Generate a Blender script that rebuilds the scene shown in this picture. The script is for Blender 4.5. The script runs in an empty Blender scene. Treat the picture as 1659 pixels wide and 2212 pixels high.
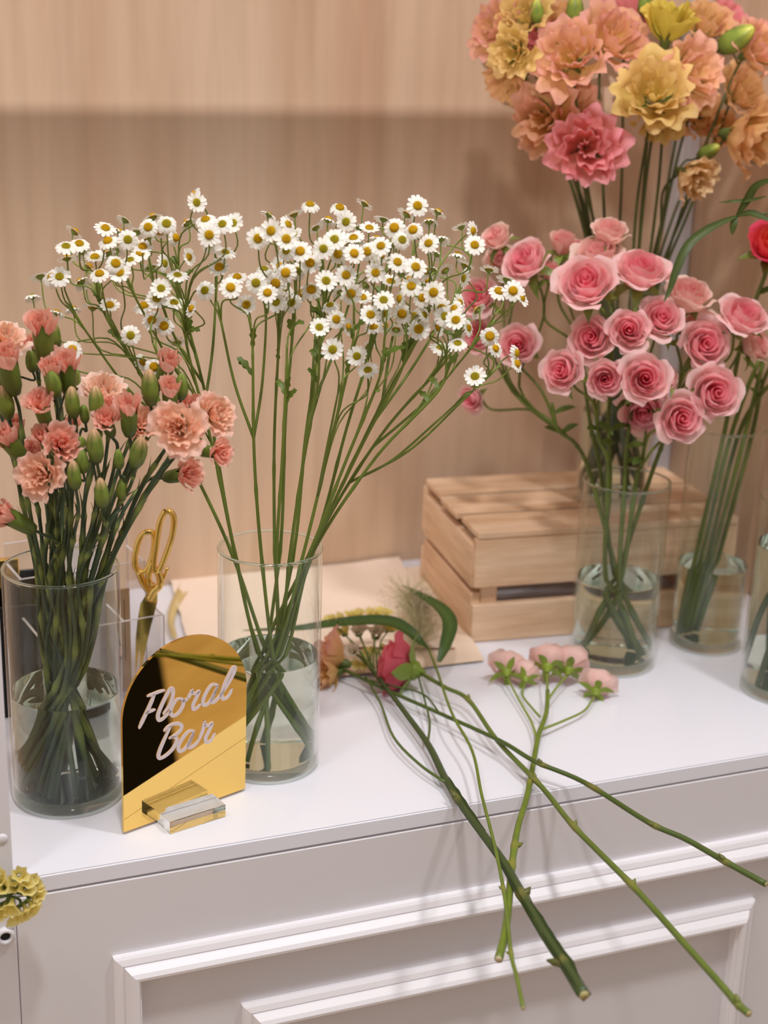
import bpy, math, random
from mathutils import Vector, Matrix, Quaternion, noise
rnd = random.Random(11)

# ------------------------------------------------------------------ camera
W, H = 1659, 2212
FPX = 3245.0
PHI, ROLL, YAW = math.radians(18.5), math.radians(1.9), math.radians(21.6)
ZC = 0.90                                   # counter top above the floor
CAM = Vector((0.0, -1.0908, ZC + 0.68))
UPZ = Vector((0, 0, 1))
FH = Vector((math.sin(YAW), math.cos(YAW), 0))
RH = Vector((math.cos(YAW), -math.sin(YAW), 0))
FW = FH * math.cos(PHI) - UPZ * math.sin(PHI)
U0 = RH.cross(FW)
RC = RH * math.cos(ROLL) + U0 * math.sin(ROLL)
UC = U0 * math.cos(ROLL) - RH * math.sin(ROLL)
cd = bpy.data.cameras.new('camera')
cam = bpy.data.objects.new('camera', cd)
bpy.context.scene.collection.objects.link(cam)
m3 = Matrix((RC, UC, -FW)).transposed()
cam.matrix_world = Matrix.Translation(CAM) @ m3.to_4x4()
cd.sensor_fit = 'HORIZONTAL'
cd.sensor_width = 36.0
cd.lens = 36.0 * FPX / W
cd.clip_start = 0.05
cd.dof.use_dof = True
cd.dof.focus_distance = 1.30
cd.dof.aperture_fstop = 6.0
sc = bpy.context.scene
sc.camera = cam

# ------------------------------------------------------------------ world, lights, exposure
wd = bpy.data.worlds.new('room_light')
sc.world = wd
wd.use_nodes = True
bg = wd.node_tree.nodes['Background']
bg.inputs[0].default_value = (1.0, 0.972, 0.978, 1)
bg.inputs[1].default_value = 0.46

def lamp(name, loc, tgt, size, power, col=(1, 0.965, 0.955), typ='AREA', spot=None):
    ld = bpy.data.lights.new(name, typ)
    ld.energy = power
    ld.color = col
    if typ == 'AREA':
        ld.shape = 'DISK'
        ld.size = size
    else:
        ld.shadow_soft_size = size
        if spot:
            ld.spot_size = spot
            ld.spot_blend = 0.3
    o = bpy.data.objects.new(name, ld)
    sc.collection.objects.link(o)
    o.location = loc
    o.rotation_euler = (Vector(tgt) - Vector(loc)).to_track_quat('-Z', 'Y').to_euler()
    return o

lamp('ceiling_spot', (0.15, -0.75, 3.0), (0.4, 0.1, 0.9), 0.16, 16)
lamp('ceiling_spot', (1.05, -0.65, 3.0), (0.7, 0.1, 0.9), 0.16, 12)
lamp('ceiling_spot', (-0.5, -0.55, 3.0), (0.3, 0.2, 0.9), 0.2, 5)
lamp('track_spot', (-3.0, -6.2, 2.15), (0.6, 0.6, 1.75), 0.009, 980, (1, 0.93, 0.92), 'SPOT', math.radians(40))
sc.view_settings.view_transform = 'Standard'
sc.view_settings.look = 'None'
sc.view_settings.gamma = 1.0
sc.view_settings.exposure = 0.24
sc.view_settings.use_curve_mapping = False
sc.cycles.transparent_max_bounces = 24

# ------------------------------------------------------------------ helpers: pixels, meshes, objects
def ray(px, py):
    return FW + RC * ((px - W / 2) / FPX) - UC * ((py - H / 2) / FPX)
def atz(px, py, z=0.0):                      # a point at height z above the counter top
    d = ray(px, py)
    return CAM + d * ((ZC + z - CAM.z) / d.z)
def aty(px, py, y):
    d = ray(px, py)
    return CAM + d * ((y - CAM.y) / d.y)
def atd(px, py, A, d=0.0):                   # a point d behind the upright plane through A
    r = ray(px, py)
    return CAM + r * (((Vector(A) - CAM).dot(FH) + d) / r.dot(FH))
def proj(p):
    v = p - CAM
    w = v.dot(FW)
    return (W / 2 + FPX * v.dot(RC) / w, H / 2 - FPX * v.dot(UC) / w, w)
def face(sx, sy, c=1.0):                     # a direction: right, up, towards the viewer
    return (RH * sx + UPZ * sy - FH * c).normalized()
def s(r, g, b):
    f = lambda c: c / 12.92 if c <= 0.04045 else ((c + 0.055) / 1.055) ** 2.4
    return (f(r / 255), f(g / 255), f(b / 255))
def mixc(a, b, t):
    t = max(0, min(1, t))
    return tuple(a[i] * (1 - t) + b[i] * t for i in range(3))

class MB:
    def __init__(self):
        self.v, self.f, self.c = [], [], []
    def add(self, vs, fs, col=None):
        n = len(self.v)
        self.v += [tuple(x) for x in vs]
        self.f += [tuple(i + n for i in q) for q in fs]
        if isinstance(col, list):
            self.c += col
        else:
            self.c += [col or (1, 1, 1)] * len(vs)
        return self
    def mesh(self, name, mat, smooth=True):
        me = bpy.data.meshes.new(name)
        me.from_pydata(self.v, [], self.f)
        if smooth:
            me.polygons.foreach_set('use_smooth', [True] * len(me.polygons))
        a = me.color_attributes.new('Col', 'FLOAT_COLOR', 'POINT')
        flat = []
        for c in self.c:
            flat += [c[0], c[1], c[2], 1.0]
        a.data.foreach_set('color', flat)
        me.materials.append(mat)
        me.update()
        return me

def link(o):
    sc.collection.objects.link(o)
    return o
BASE = {}
def thing(name, label, cat, base, group=None):
    o = link(bpy.data.objects.new(name, None))
    o.empty_display_size = 0.02
    o.location = base
    o['label'] = label
    o['category'] = cat
    if group:
        o['group'] = group
    BASE[o] = Vector(base)
    return o
def part(name, me, parent, loc=None, rot=None, scl=1.0):
    o = link(bpy.data.objects.new(name, me))
    o.parent = parent
    if loc is not None:
        o.location = Vector(loc) - BASE.get(parent, Vector((0, 0, 0)))
    if rot is not None:
        o.rotation_mode = 'QUATERNION'
        o.rotation_quaternion = rot
    if scl != 1.0:
        o.scale = (scl, scl, scl)
    return o
def solo(name, me, label, cat, loc=(0, 0, 0), rotz=0, group=None):
    o = link(bpy.data.objects.new(name, me))
    o.location = loc
    o.rotation_euler = (0, 0, rotz)
    o['label'] = label
    o['category'] = cat
    if group:
        o['group'] = group
    return o
def struct(name, me, parent=None, loc=(0, 0, 0)):
    o = link(bpy.data.objects.new(name, me))
    o.location = loc
    if parent:
        o.parent = parent
    else:
        o['kind'] = 'structure'
    return o
def aim(d, spin=0.0):
    return Vector(d).to_track_quat('Z', 'Y') @ Quaternion((0, 0, 1), spin)

def crom(P, n=6):
    P = [Vector(p) for p in P]
    out = []
    for i in range(len(P) - 1):
        a = P[i - 1] if i > 0 else P[i] * 2 - P[i + 1]
        b, c = P[i], P[i + 1]
        d = P[i + 2] if i + 2 < len(P) else c * 2 - b
        for k in range(n):
            t = k / n
            out.append(0.5 * ((2 * b) + (c - a) * t + (2 * a - 5 * b + 4 * c - d) * t * t + (3 * b - a - 3 * c + d) * t ** 3))
    out.append(P[-1])
    return out
def tube(mb, pts, rad, n=6, col=None, cap=True, ridge=0.0, off=Vector((0, 0, 0))):
    pts = [Vector(p) - off for p in pts]
    m = len(pts)
    if not isinstance(rad, (list, tuple)):
        rad = [rad] * m
    t0 = (pts[1] - pts[0]).normalized()
    u = t0.orthogonal().normalized()
    vs, fs, cs = [], [], []
    for i, p in enumerate(pts):
        t = (pts[min(i + 1, m - 1)] - pts[max(i - 1, 0)])
        t = t.normalized() if t.length > 1e-9 else t0
        u = u - t * u.dot(t)
        u = u.normalized() if u.length > 1e-6 else t.orthogonal().normalized()
        w = t.cross(u)
        for k in range(n):
            a = 2 * math.pi * k / n
            r = rad[i] * (1 + (ridge if k % 2 else -ridge))
            vs.append(p + u * (math.cos(a) * r) + w * (math.sin(a) * r))
            cs.append(col[i] if isinstance(col, list) else (col or (1, 1, 1)))
    for i in range(m - 1):
        for k in range(n):
            k2 = (k + 1) % n
            fs.append((i * n + k, i * n + k2, (i + 1) * n + k2, (i + 1) * n + k))
    if cap:
        fs.append(tuple(range(n - 1, -1, -1)))
        fs.append(tuple((m - 1) * n + k for k in range(n)))
    mb.add(vs, fs, cs)
    return mb
def lathe(mb, prof, n=48, col=None, closed=False):
    vs, fs, cs = [], [], []
    m = len(prof)
    for i, (r, z) in enumerate(prof):
        for k in range(n):
            a = 2 * math.pi * k / n
            vs.append((r * math.cos(a), r * math.sin(a), z))
            cs.append(col[i] if isinstance(col, list) else (col or (1, 1, 1)))
    for i in range(m if closed else m - 1):
        j = (i + 1) % m
        for k in range(n):
            k2 = (k + 1) % n
            fs.append((i * n + k, i * n + k2, j * n + k2, j * n + k))
    mb.add(vs, fs, cs)
    return mb
def box(mb, x0, x1, y0, y1, z0, z1, b=0.0, col=None):
    if b <= 0:
        vs = [(x, y, z) for z in (z0, z1) for y in (y0, y1) for x in (x0, x1)]
        fs = [(0, 2, 3, 1), (4, 5, 7, 6), (0, 1, 5, 4), (2, 6, 7, 3), (0, 4, 6, 2), (1, 3, 7, 5)]
        return mb.add(vs, fs, col)
    X, Y, Z = (x0, x1), (y0, y1), (z0, z1)
    vs, idx = [], {}
    for i in range(2):
        for j in range(2):
            for k in range(2):
                sx, sy, sz = (1 - 2 * i), (1 - 2 * j), (1 - 2 * k)
                for ax in range(3):
                    p = [X[i] + sx * b, Y[j] + sy * b, Z[k] + sz * b]
                    p[ax] = (X[i], Y[j], Z[k])[ax]
                    idx[(i, j, k, ax)] = len(vs)
                    vs.append(p)
    fs = []
    for ax in range(3):
        o1, o2 = [a for a in range(3) if a != ax]
        for e in range(2):
            q = []
            for (p1, p2) in ((0, 0), (1, 0), (1, 1), (0, 1)):
                c = [0, 0, 0]
                c[ax], c[o1], c[o2] = e, p1, p2
                q.append(idx[(c[0], c[1], c[2], ax)])
            fs.append(q)
    for ax in range(3):
        o1, o2 = [a for a in range(3) if a != ax]
        for p1 in range(2):
            for p2 in range(2):
                q = []
                for (e, fc) in ((0, o1), (1, o1), (1, o2), (0, o2)):
                    c = [0, 0, 0]
                    c[ax], c[o1], c[o2] = e, p1, p2
                    q.append(idx[(c[0], c[1], c[2], fc)])
                fs.append(q)
    for i in range(2):
        for j in range(2):
            for k in range(2):
                fs.append([idx[(i, j, k, a)] for a in range(3)])
    cx, cy, cz = (x0 + x1) / 2, (y0 + y1) / 2, (z0 + z1) / 2
    out = []
    for q in fs:
        P = [Vector(vs[i]) for i in q]
        nn = (P[1] - P[0]).cross(P[2] - P[0])
        mid = sum(P, Vector()) / len(P) - Vector((cx, cy, cz))
        out.append(tuple(q) if nn.dot(mid) > 0 else tuple(reversed(q)))
    return mb.add(vs, out, col)

# ------------------------------------------------------------------ materials
def nodes_of(name):
    m = bpy.data.materials.new(name)
    m.use_nodes = True
    nt = m.node_tree
    return m, nt, nt.nodes['Principled BSDF'], nt.nodes['Material Output']
def N(nt, t, **kw):
    n = nt.nodes.new(t)
    for k, v in kw.items():
        setattr(n, k, v)
    return n
def paint(name, col, rough=0.4, vary=0.03, scale=30, spec=0.5, bump=0.0, metallic=0.0, coat=0.0):
    m, nt, p, out = nodes_of(name)
    tx = N(nt, 'ShaderNodeTexCoord')
    nz = N(nt, 'ShaderNodeTexNoise')
    nz.inputs['Scale'].default_value = scale
    nz.inputs['Detail'].default_value = 4
    nt.links.new(tx.outputs['Object'], nz.inputs['Vector'])
    r = N(nt, 'ShaderNodeMix', data_type='RGBA')
    r.inputs[6].default_value = (*[c * (1 - vary) for c in col], 1)
    r.inputs[7].default_value = (*[min(1, c * (1 + vary)) for c in col], 1)
    nt.links.new(nz.outputs['Fac'], r.inputs[0])
    nt.links.new(r.outputs[2], p.inputs['Base Color'])
    p.inputs['Roughness'].default_value = rough
    p.inputs['Specular IOR Level'].default_value = spec
    p.inputs['Metallic'].default_value = metallic
    p.inputs['Coat Weight'].default_value = coat
    if bump:
        b = N(nt, 'ShaderNodeBump')
        b.inputs['Strength'].default_value = bump
        b.inputs['Distance'].default_value = 0.002
        nt.links.new(nz.outputs['Fac'], b.inputs['Height'])
        nt.links.new(b.outputs[0], p.inputs['Normal'])
    return m
def plant(name, trans=0.3, rough=0.5, vary=0.08, spec=0.3, scale=90, bump=0.0):
    m, nt, p, out = nodes_of(name)          # colour from the mesh, plus grain; part of the light passes through
    at = N(nt, 'ShaderNodeAttribute', attribute_name='Col')
    oi = N(nt, 'ShaderNodeObjectInfo')
    tx = N(nt, 'ShaderNodeTexCoord')
    nz = N(nt, 'ShaderNodeTexNoise')
    nz.inputs['Scale'].default_value = scale
    nt.links.new(tx.outputs['Object'], nz.inputs['Vector'])
    ad = N(nt, 'ShaderNodeMath', operation='ADD')
    nt.links.new(oi.outputs['Random'], ad.inputs[0])
    nt.links.new(nz.outputs['Fac'], ad.inputs[1])
    mr = N(nt, 'ShaderNodeMapRange')
    mr.inputs['From Max'].default_value = 2.0
    mr.inputs['To Min'].default_value = 1 - vary
    mr.inputs['To Max'].default_value = 1 + vary
    nt.links.new(ad.outputs[0], mr.inputs['Value'])
    mu = N(nt, 'ShaderNodeVectorMath', operation='SCALE')
    nt.links.new(at.outputs['Color'], mu.inputs[0])
    nt.links.new(mr.outputs[0], mu.inputs['Scale'])
    nt.links.new(mu.outputs[0], p.inputs['Base Color'])
    p.inputs['Roughness'].default_value = rough
    p.inputs['Specular IOR Level'].default_value = spec
    if bump:
        b = N(nt, 'ShaderNodeBump')
        b.inputs['Strength'].default_value = bump
        b.inputs['Distance'].default_value = 0.001
        nt.links.new(nz.outputs['Fac'], b.inputs['Height'])
        nt.links.new(b.outputs[0], p.inputs['Normal'])
    if trans > 0:
        tr = N(nt, 'ShaderNodeBsdfTranslucent')
        nt.links.new(mu.outputs[0], tr.inputs['Color'])
        mx = N(nt, 'ShaderNodeMixShader')
        mx.inputs[0].default_value = trans
        nt.links.new(p.outputs[0], mx.inputs[1])
        nt.links.new(tr.outputs[0], mx.inputs[2])
        nt.links.new(mx.outputs[0], out.inputs['Surface'])
    return m
def wood(name, a, b, c, scale=(3, 40, 40), rough=0.55, axis=0, knots=False):
    m, nt, p, out = nodes_of(name)
    tx = N(nt, 'ShaderNodeTexCoord')
    mp = N(nt, 'ShaderNodeMapping')
    mp.inputs['Scale'].default_value = scale
    oi = N(nt, 'ShaderNodeObjectInfo')
    cb = N(nt, 'ShaderNodeCombineXYZ')
    sc_ = N(nt, 'ShaderNodeMath', operation='MULTIPLY')
    sc_.inputs[1].default_value = 17.0
    nt.links.new(oi.outputs['Random'], sc_.inputs[0])
    for i in range(3):
        nt.links.new(sc_.outputs[0], cb.inputs[i])
    nt.links.new(cb.outputs[0], mp.inputs['Location'])
    nt.links.new(tx.outputs['Object'], mp.inputs['Vector'])
    n1 = N(nt, 'ShaderNodeTexNoise')
    n1.inputs['Scale'].default_value = 1.0
    n1.inputs['Detail'].default_value = 5
    n1.inputs['Distortion'].default_value = 0.6
    nt.links.new(mp.outputs[0], n1.inputs['Vector'])
    cr = N(nt, 'ShaderNodeValToRGB')
    cr.color_ramp.elements[0].position = 0.28
    cr.color_ramp.elements[0].color = (*c, 1)
    cr.color_ramp.elements[1].position = 0.72
    cr.color_ramp.elements[1].color = (*a, 1)
    e = cr.color_ramp.elements.new(0.48)
    e.color = (*b, 1)
    nt.links.new(n1.outputs['Fac'], cr.inputs[0])
    n2 = N(nt, 'ShaderNodeTexNoise')
    n2.inputs['Scale'].default_value = 5.0
    n2.inputs['Detail'].default_value = 3
    nt.links.new(mp.outputs[0], n2.inputs['Vector'])
    mx = N(nt, 'ShaderNodeMix', data_type='RGBA', blend_type='MULTIPLY')
    mx.inputs[0].default_value = 0.35
    cr2 = N(nt, 'ShaderNodeValToRGB')
    cr2.color_ramp.elements[0].color = (0.72, 0.68, 0.64, 1)
    cr2.color_ramp.elements[0].position = 0.35
    cr2.color_ramp.elements[1].color = (1, 1, 1, 1)
    cr2.color_ramp.elements[1].position = 0.6
    nt.links.new(n2.outputs['Fac'], cr2.inputs[0])
    nt.links.new(cr.outputs[0], mx.inputs[6])
    nt.links.new(cr2.outputs[0], mx.inputs[7])
    nt.links.new(mx.outputs[2], p.inputs['Base Color'])
    p.inputs['Roughness'].default_value = rough
    p.inputs['Specular IOR Level'].default_value = 0.25
    return m
def clear(name, tint=(0.98, 1, 0.99), refl=1.0, rough=0.0):
    """thin clear glass: light passes straight, the surface mirrors at grazing angles"""
    m, nt, p, out = nodes_of(name)
    nt.nodes.remove(p)
    t = N(nt, 'ShaderNodeBsdfTransparent')
    t.inputs[0].default_value = (*tint, 1)
    g = N(nt, 'ShaderNodeBsdfGlossy')
    g.inputs['Roughness'].default_value = rough
    g.inputs['Color'].default_value = (1, 1, 1, 1)
    fr = N(nt, 'ShaderNodeLayerWeight')
    fr.inputs['Blend'].default_value = 0.5
    pw = N(nt, 'ShaderNodeMath', operation='POWER')
    pw.inputs[1].default_value = 4.5
    nt.links.new(fr.outputs['Facing'], pw.inputs[0])
    ml = N(nt, 'ShaderNodeMath', operation='MULTIPLY_ADD')
    ml.inputs[1].default_value = refl * 0.9
    ml.inputs[2].default_value = refl * 0.022
    nt.links.new(pw.outputs[0], ml.inputs[0])
    mx = N(nt, 'ShaderNodeMixShader')
    nt.links.new(ml.outputs[0], mx.inputs[0])
    nt.links.new(t.outputs[0], mx.inputs[1])
    nt.links.new(g.outputs[0], mx.inputs[2])
    nt.links.new(mx.outputs[0], out.inputs['Surface'])
    return m
def refractive(name, col, ior, rough=0.0, straight=0.0):
    m, nt, p, out = nodes_of(name)
    nt.nodes.remove(p)
    g = N(nt, 'ShaderNodeBsdfGlass')
    g.inputs['Color'].default_value = (*col, 1)
    g.inputs['IOR'].default_value = ior
    g.inputs['Roughness'].default_value = rough
    nt.links.new(g.outputs[0], out.inputs['Surface'])
    return m

M = {}
M['counter'] = paint('white laminate', s(233, 234, 243), 0.22, 0.012, 6, 0.5)
M['front'] = paint('white painted panel', s(222, 219, 223), 0.45, 0.02, 9, 0.4)
M['mould'] = paint('white moulding', s(235, 232, 236), 0.38, 0.01, 20, 0.5)
M['metal_white'] = paint('white coated steel', s(222, 219, 224), 0.4, 0.015, 200, 0.5)
M['dark'] = paint('black plastic', s(14, 13, 14), 0.5, 0.1, 20, 0.4)
M['alu'] = paint('grey aluminium profile', s(206, 204, 208), 0.4, 0.02, 40, 0.5)
M['wall'] = wood('maple veneer wall', s(222, 196, 170), s(214, 185, 157), s(202, 167, 139), (10, 10, 0.7), 0.6)
M['pine'] = wood('raw pine', s(242, 212, 182), s(233, 197, 162), s(212, 170, 132), (5, 60, 60), 0.6)
M['floor_wood'] = wood('pale oak floor', s(232, 208, 176), s(224, 198, 164), s(206, 178, 142), (2, 16, 16), 0.45)
M['carpet'] = paint('black carpet', s(14, 12, 12), 0.95, 0.2, 300, 0.1)
M['glass'] = clear('vase glass', (0.985, 1.0, 0.99), 0.9)
M['base_glass'] = refractive('thick glass base', (0.95, 0.985, 0.96), 1.45)
M['glass_foot'] = clear('glass foot', (0.975, 0.99, 0.98), 1.0)
M['water'] = refractive('water', (0.955, 0.985, 0.94), 1.30)
M['acrylic'] = clear('clear acrylic', (0.965, 0.965, 0.97), 1.0)
M['acr_highlight'] = paint('painted acrylic highlight', s(214, 208, 208), 0.15, 0.01, 30, 0.6)  # pale colour stands in for light caught along acrylic edges
M['block'] = refractive('solid acrylic', (0.99, 0.99, 0.98), 1.49)
M['gold'] = paint('gold mirror acrylic', s(242, 203, 116), 0.015, 0.004, 4, 0.5, 0, 1.0)
M['goldm'] = paint('polished gold metal', s(255, 214, 122), 0.10, 0.02, 12, 0.5, 0, 1.0)
M['letter'] = paint('white acrylic lettering', s(226, 212, 214), 0.4, 0.01, 30, 0.4)
M['steel'] = paint('steel screw', s(190, 188, 190), 0.3, 0.03, 60, 0.5, 0, 0.9)
M['paper'] = paint('cream wrapping paper', s(246, 226, 208), 0.7, 0.02, 18, 0.2, 0.05)
M['kraft_pale'] = paint('tan wrapping paper', s(238, 216, 194), 0.75, 0.05, 22, 0.2, 0.1)
M['kraft'] = paint('kraft card', s(196, 164, 128), 0.8, 0.06, 40, 0.2)
M['card'] = paint('white card', s(224, 214, 212), 0.7, 0.015, 15, 0.2)
M['ink'] = paint('grey print', s(92, 84, 80), 0.7, 0.05, 30, 0.2)
M['petal'] = plant('petal', 0.48, 0.55, 0.05, 0.2, 60)
M['daisy'] = plant('daisy petal', 0.30, 0.6, 0.03, 0.2, 60)
M['green'] = plant('stem and leaf', 0.0, 0.42, 0.12, 0.4, 120)
M['leaf'] = plant('leaf blade', 0.25, 0.45, 0.12, 0.4, 60)
M['disc'] = plant('daisy disc', 0.0, 0.8, 0.12, 0.1, 900, 0.8)
M['plume'] = plant('grass plume', 0.3, 0.7, 0.1, 0.1, 60)

# ------------------------------------------------------------------ room
mb = MB(); box(mb, -4.5, 4.5, -7.0, 0.9, -0.05, 0.0)
floor = struct('floor', mb.mesh('floor', M['floor_wood'], False))
mb = MB(); box(mb, -1.4, 1.075, 0.607, 0.66, 0.0, 3.0)
struct('wall_back', mb.mesh('wall_back', M['wall'], False))
mb = MB(); box(mb, 1.075, 1.12, 0.0, 0.66, 0.0, 3.0)
struct('wall_right', mb.mesh('wall_right', M['wall'], False))
mb = MB(); box(mb, 1.048, 1.0745, 0.580, 0.6065, ZC + 0.0005, 3.0, 0.002)
box(mb, 1.058, 1.063, 0.5785, 0.581, ZC + 0.0005, 3.0)
struct('trim_1', mb.mesh('trim_1', M['alu'], False))
mb = MB(); box(mb, -2.2, 3.2, -3.06, -3.0, 0.0, 1.829, 0.004)  # unseen partition, added to keep the track spot off the lower wall
struct('spot_blocker', mb.mesh('spot_blocker', M['wall'], False))
mb = MB(); box(mb, -1.25, 1.25, -0.7, 0.7, 0.0, 0.008, 0.002)
q = Vector((0.33, -0.30, 0)).normalized(); nq = Vector((q.y, -q.x, 0))
c = Vector((1.775, -1.12, 0)) + nq * 0.70
solo('floor_mat', mb.mesh('floor_mat', M['carpet'], False), 'black mat on the floor before the counter, mirrored in the gold sign', 'mat', (c.x, c.y, 0.0005), math.atan2(q.y, q.x))
mb = MB(); box(mb, -1.4, 1.1195, -0.03, 0.03, 2.15, 2.62, 0.003)  # unseen header, added to shade the upper wall from the ceiling spots
struct('header_blocker', mb.mesh('header_blocker', M['metal_white'], False))
# upright post at the front left corner of the counter
post = struct('trim_2', (box(MB(), 0.040, 0.1195, -0.0005, 0.040, 0.0, 1.45, 0.0012)).mesh('trim_2', M['metal_white'], False))
def screw(loc, r, parent):
    mb = MB(); lathe(mb, [(0.0001, 0.0018), (r * 0.55, 0.0017), (r * 0.9, 0.0009), (r, 0.0)], 20)
    o = struct('screw', mb.mesh('screw', M['metal_white']), parent, loc)
    o.rotation_euler = (math.pi / 2, 0, 0)
p = aty(5, 1812, -0.0005); screw(p, 0.0045, post)
p = aty(11, 2020, -0.0005)
mb = MB(); lathe(mb, [(0.0078, 0), (0.0076, 0.003), (0.0062, 0.0045), (0.0046, 0.0042), (0.0040, 0.001), (0.0040, 0.0)], 28)
o = struct('cam_lock', mb.mesh('cam_lock', M['metal_white']), post, p); o.rotation_euler = (math.pi / 2, 0, 0)
mb = MB(); lathe(mb, [(0.0001, 0.0012), (0.0040, 0.0012)], 24)
o2 = struct('lock_hole', mb.mesh('lock_hole', M['dark']), o)
mb = MB(); box(mb, -0.003, 0.003, 0.0065, 0.0125, 0.0, 0.003, 0.0012)
o3 = struct('lock_tab', mb.mesh('lock_tab', M['metal_white']), o); o3.rotation_euler = (0, 0, -0.5)

# display counter
CX0, CX1 = 0.120, 1.073
ct = thing('display_counter', 'white counter with moulded front panels carrying all the vases', 'counter', (0.6, 0.3, 0.0))
def cpart(name, me, parent=None):
    o = part(name, me, parent or ct)
    if not parent:
        o.location = -BASE[ct]
    return o
mb = MB(); box(mb, CX0, CX1, 0.0, 0.6065, ZC - 0.0155, ZC, 0.0012)
top = cpart('countertop', mb.mesh('countertop', M['counter'], False))
mb = MB(); box(mb, CX0 + 0.0005, CX1, 0.0008, 0.0262, ZC, ZC + 0.0005)
cpart('edge_strip', mb.mesh('edge_strip', M['counter'], False), top)
mb = MB(); box(mb, CX0, CX1, 0.0032, 0.6, ZC - 0.0200, ZC - 0.0158)
box(mb, CX0, CX1, 0.0, 0.018, 0.0, ZC - 0.0172, 0.0008)
cpart('front_panel', mb.mesh('front_panel', M['front'], False))
mb = MB(); box(mb, CX1 - 0.018, CX1, 0.018, 0.6, 0.0, ZC - 0.02)
cpart('side_panel', mb.mesh('side_panel', M['front'], False))
mb = MB(); box(mb, CX0, CX0 + 0.018, 0.045, 0.6, 0.0, ZC - 0.02)
cpart('side_panel', mb.mesh('side_panel', M['front'], False))
PROF = [(0, 0), (0.0, 0.0050), (0.0022, 0.0068), (0.0070, 0.0088), (0.0084, 0.0080), (0.0090, 0.0100), (0.0130, 0.0150), (0.0165, 0.0172), (0.0192, 0.0168), (0.0204, 0.0140), (0.0204, 0.0110), (0.0225, 0.0096), (0.0225, 0.0)]
def moulding_frame(x0, x1, z0, z1):
    """four mitred rails; the profile runs from the outer edge inwards"""
    C = [((x0, z1), (x1, z1), (1, -1), (-1, -1)), ((x1, z1), (x1, z0), (-1, -1), (-1, 1)), ((x1, z0), (x0, z0), (-1, 1), (1, 1)), ((x0, z0), (x0, z1), (1, 1), (1, -1))]
    for a, b, da, db in C:
        mb = MB(); vs = []
        for (q, dd) in ((a, da), (b, db)):
            for (w, h) in PROF:
                vs.append((q[0] + dd[0] * w, -h, q[1] + dd[1] * w))
        n = len(PROF)
        fs = [(i, i + 1, n + i + 1, n + i) for i in range(n - 1)] + [tuple(range(n - 1, -1, -1)), tuple(range(n, 2 * n))]
        mb.add(vs, fs)
        cpart('moulding_rail', mb.mesh('moulding_rail', M['mould'], False))
moulding_frame(0.1975, 0.962, 0.10, ZC - 0.0885)
moulding_frame(0.3105, 0.8480, 0.215, ZC - 0.1625)

# ------------------------------------------------------------------ vases
def vase(name, label, A, R, h, lvl, cat='vase', wall=0.0024, bt=0.011, group='clear glass cylinder vases'):
    t = thing(name, label, cat, A, group)
    mb = MB()
    ri = R - wall
    prof = [(0.0001, 0.0008), (R - 0.004, 0.0003), (R - 0.0012, 0.0016), (R, 0.005), (R, h - 0.001), (R - wall * 0.3, h), (R - wall * 0.7, h), (ri, h - 0.001), (ri, bt + 0.004), (ri - 0.0035, bt), (0.0001, bt)]
    lathe(mb, prof, 64)
    part('glass', mb.mesh('glass', M['glass']), t)
    mb = MB(); rr = []
    for k in range(65):
        a = 2 * math.pi * k / 64
        rr.append(Vector(((R - wall / 2) * math.cos(a), (R - wall / 2) * math.sin(a), h - 0.0006)))
    tube(mb, rr, 0.00135, 8, cap=False)
    part('rim', mb.mesh('rim', M['base_glass']), t)
    mb = MB(); lathe(mb, [(0.0001, 0.0014), (R - 0.0045, 0.0012), (R - 0.0006, 0.0050), (R - 0.0008, bt - 0.003), (R - 0.0045, bt - 0.0008), (0.0001, bt - 0.0006)], 64)
    part('glass_base', mb.mesh('glass_base', M['glass_foot']), t)
    mb = MB()
    rw = ri - 0.0003
    b1 = bt + 0.0006
    lathe(mb, [(0.0001, b1), (rw * 0.5, b1), (rw - 0.0050, b1), (rw - 0.0036, b1 + 0.0001), (rw - 0.0012, b1 + 0.0016), (rw - 0.0002, b1 + 0.0038), (rw, b1 + 0.0052), (rw, b1 + 0.012), (rw, lvl - 0.004), (rw, lvl - 0.0006), (rw - 0.0002, lvl - 0.0001), (rw - 0.0006, lvl), (rw - 0.0030, lvl), (rw * 0.5, lvl), (0.0001, lvl)], 96)
    part('water', mb.mesh('water', M['water']), t)
    return t
AX = {}
AX['carn'] = atz(150, 1712); AX['cham'] = atz(580, 1645); AX['rose'] = atz(1320, 1428); AX['tall'] = atz(1522, 1388)
AX['edge'] = atz(1694, 1490); AX['lisi'] = atz(1316, 1092, 0.1262)
vase('glass_vase', 'glass vase of peach carnations beside the gold sign', AX['carn'], 0.0500, 0.2185, 0.104)
vase('glass_vase', 'glass vase of white chamomile just behind the gold sign', AX['cham'], 0.0476, 0.2165, 0.112)
vase('glass_vase', 'glass vase of pink spray roses in front of the wooden crate', AX['rose'], 0.0475, 0.2115, 0.100)
vase('glass_vase', 'tall narrow glass vase with few green stems right of the spray roses', AX['tall'], 0.0415, 0.258, 0.098)
vase('glass_vase', 'glass vase packed with dark green stems cut off by the right border', AX['edge'], 0.0480, 0.216, 0.165)
vase('glass_vase', 'tall glass vase of lisianthus standing on the wooden crate', AX['lisi'], 0.0420, 0.255, 0.11)

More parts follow.
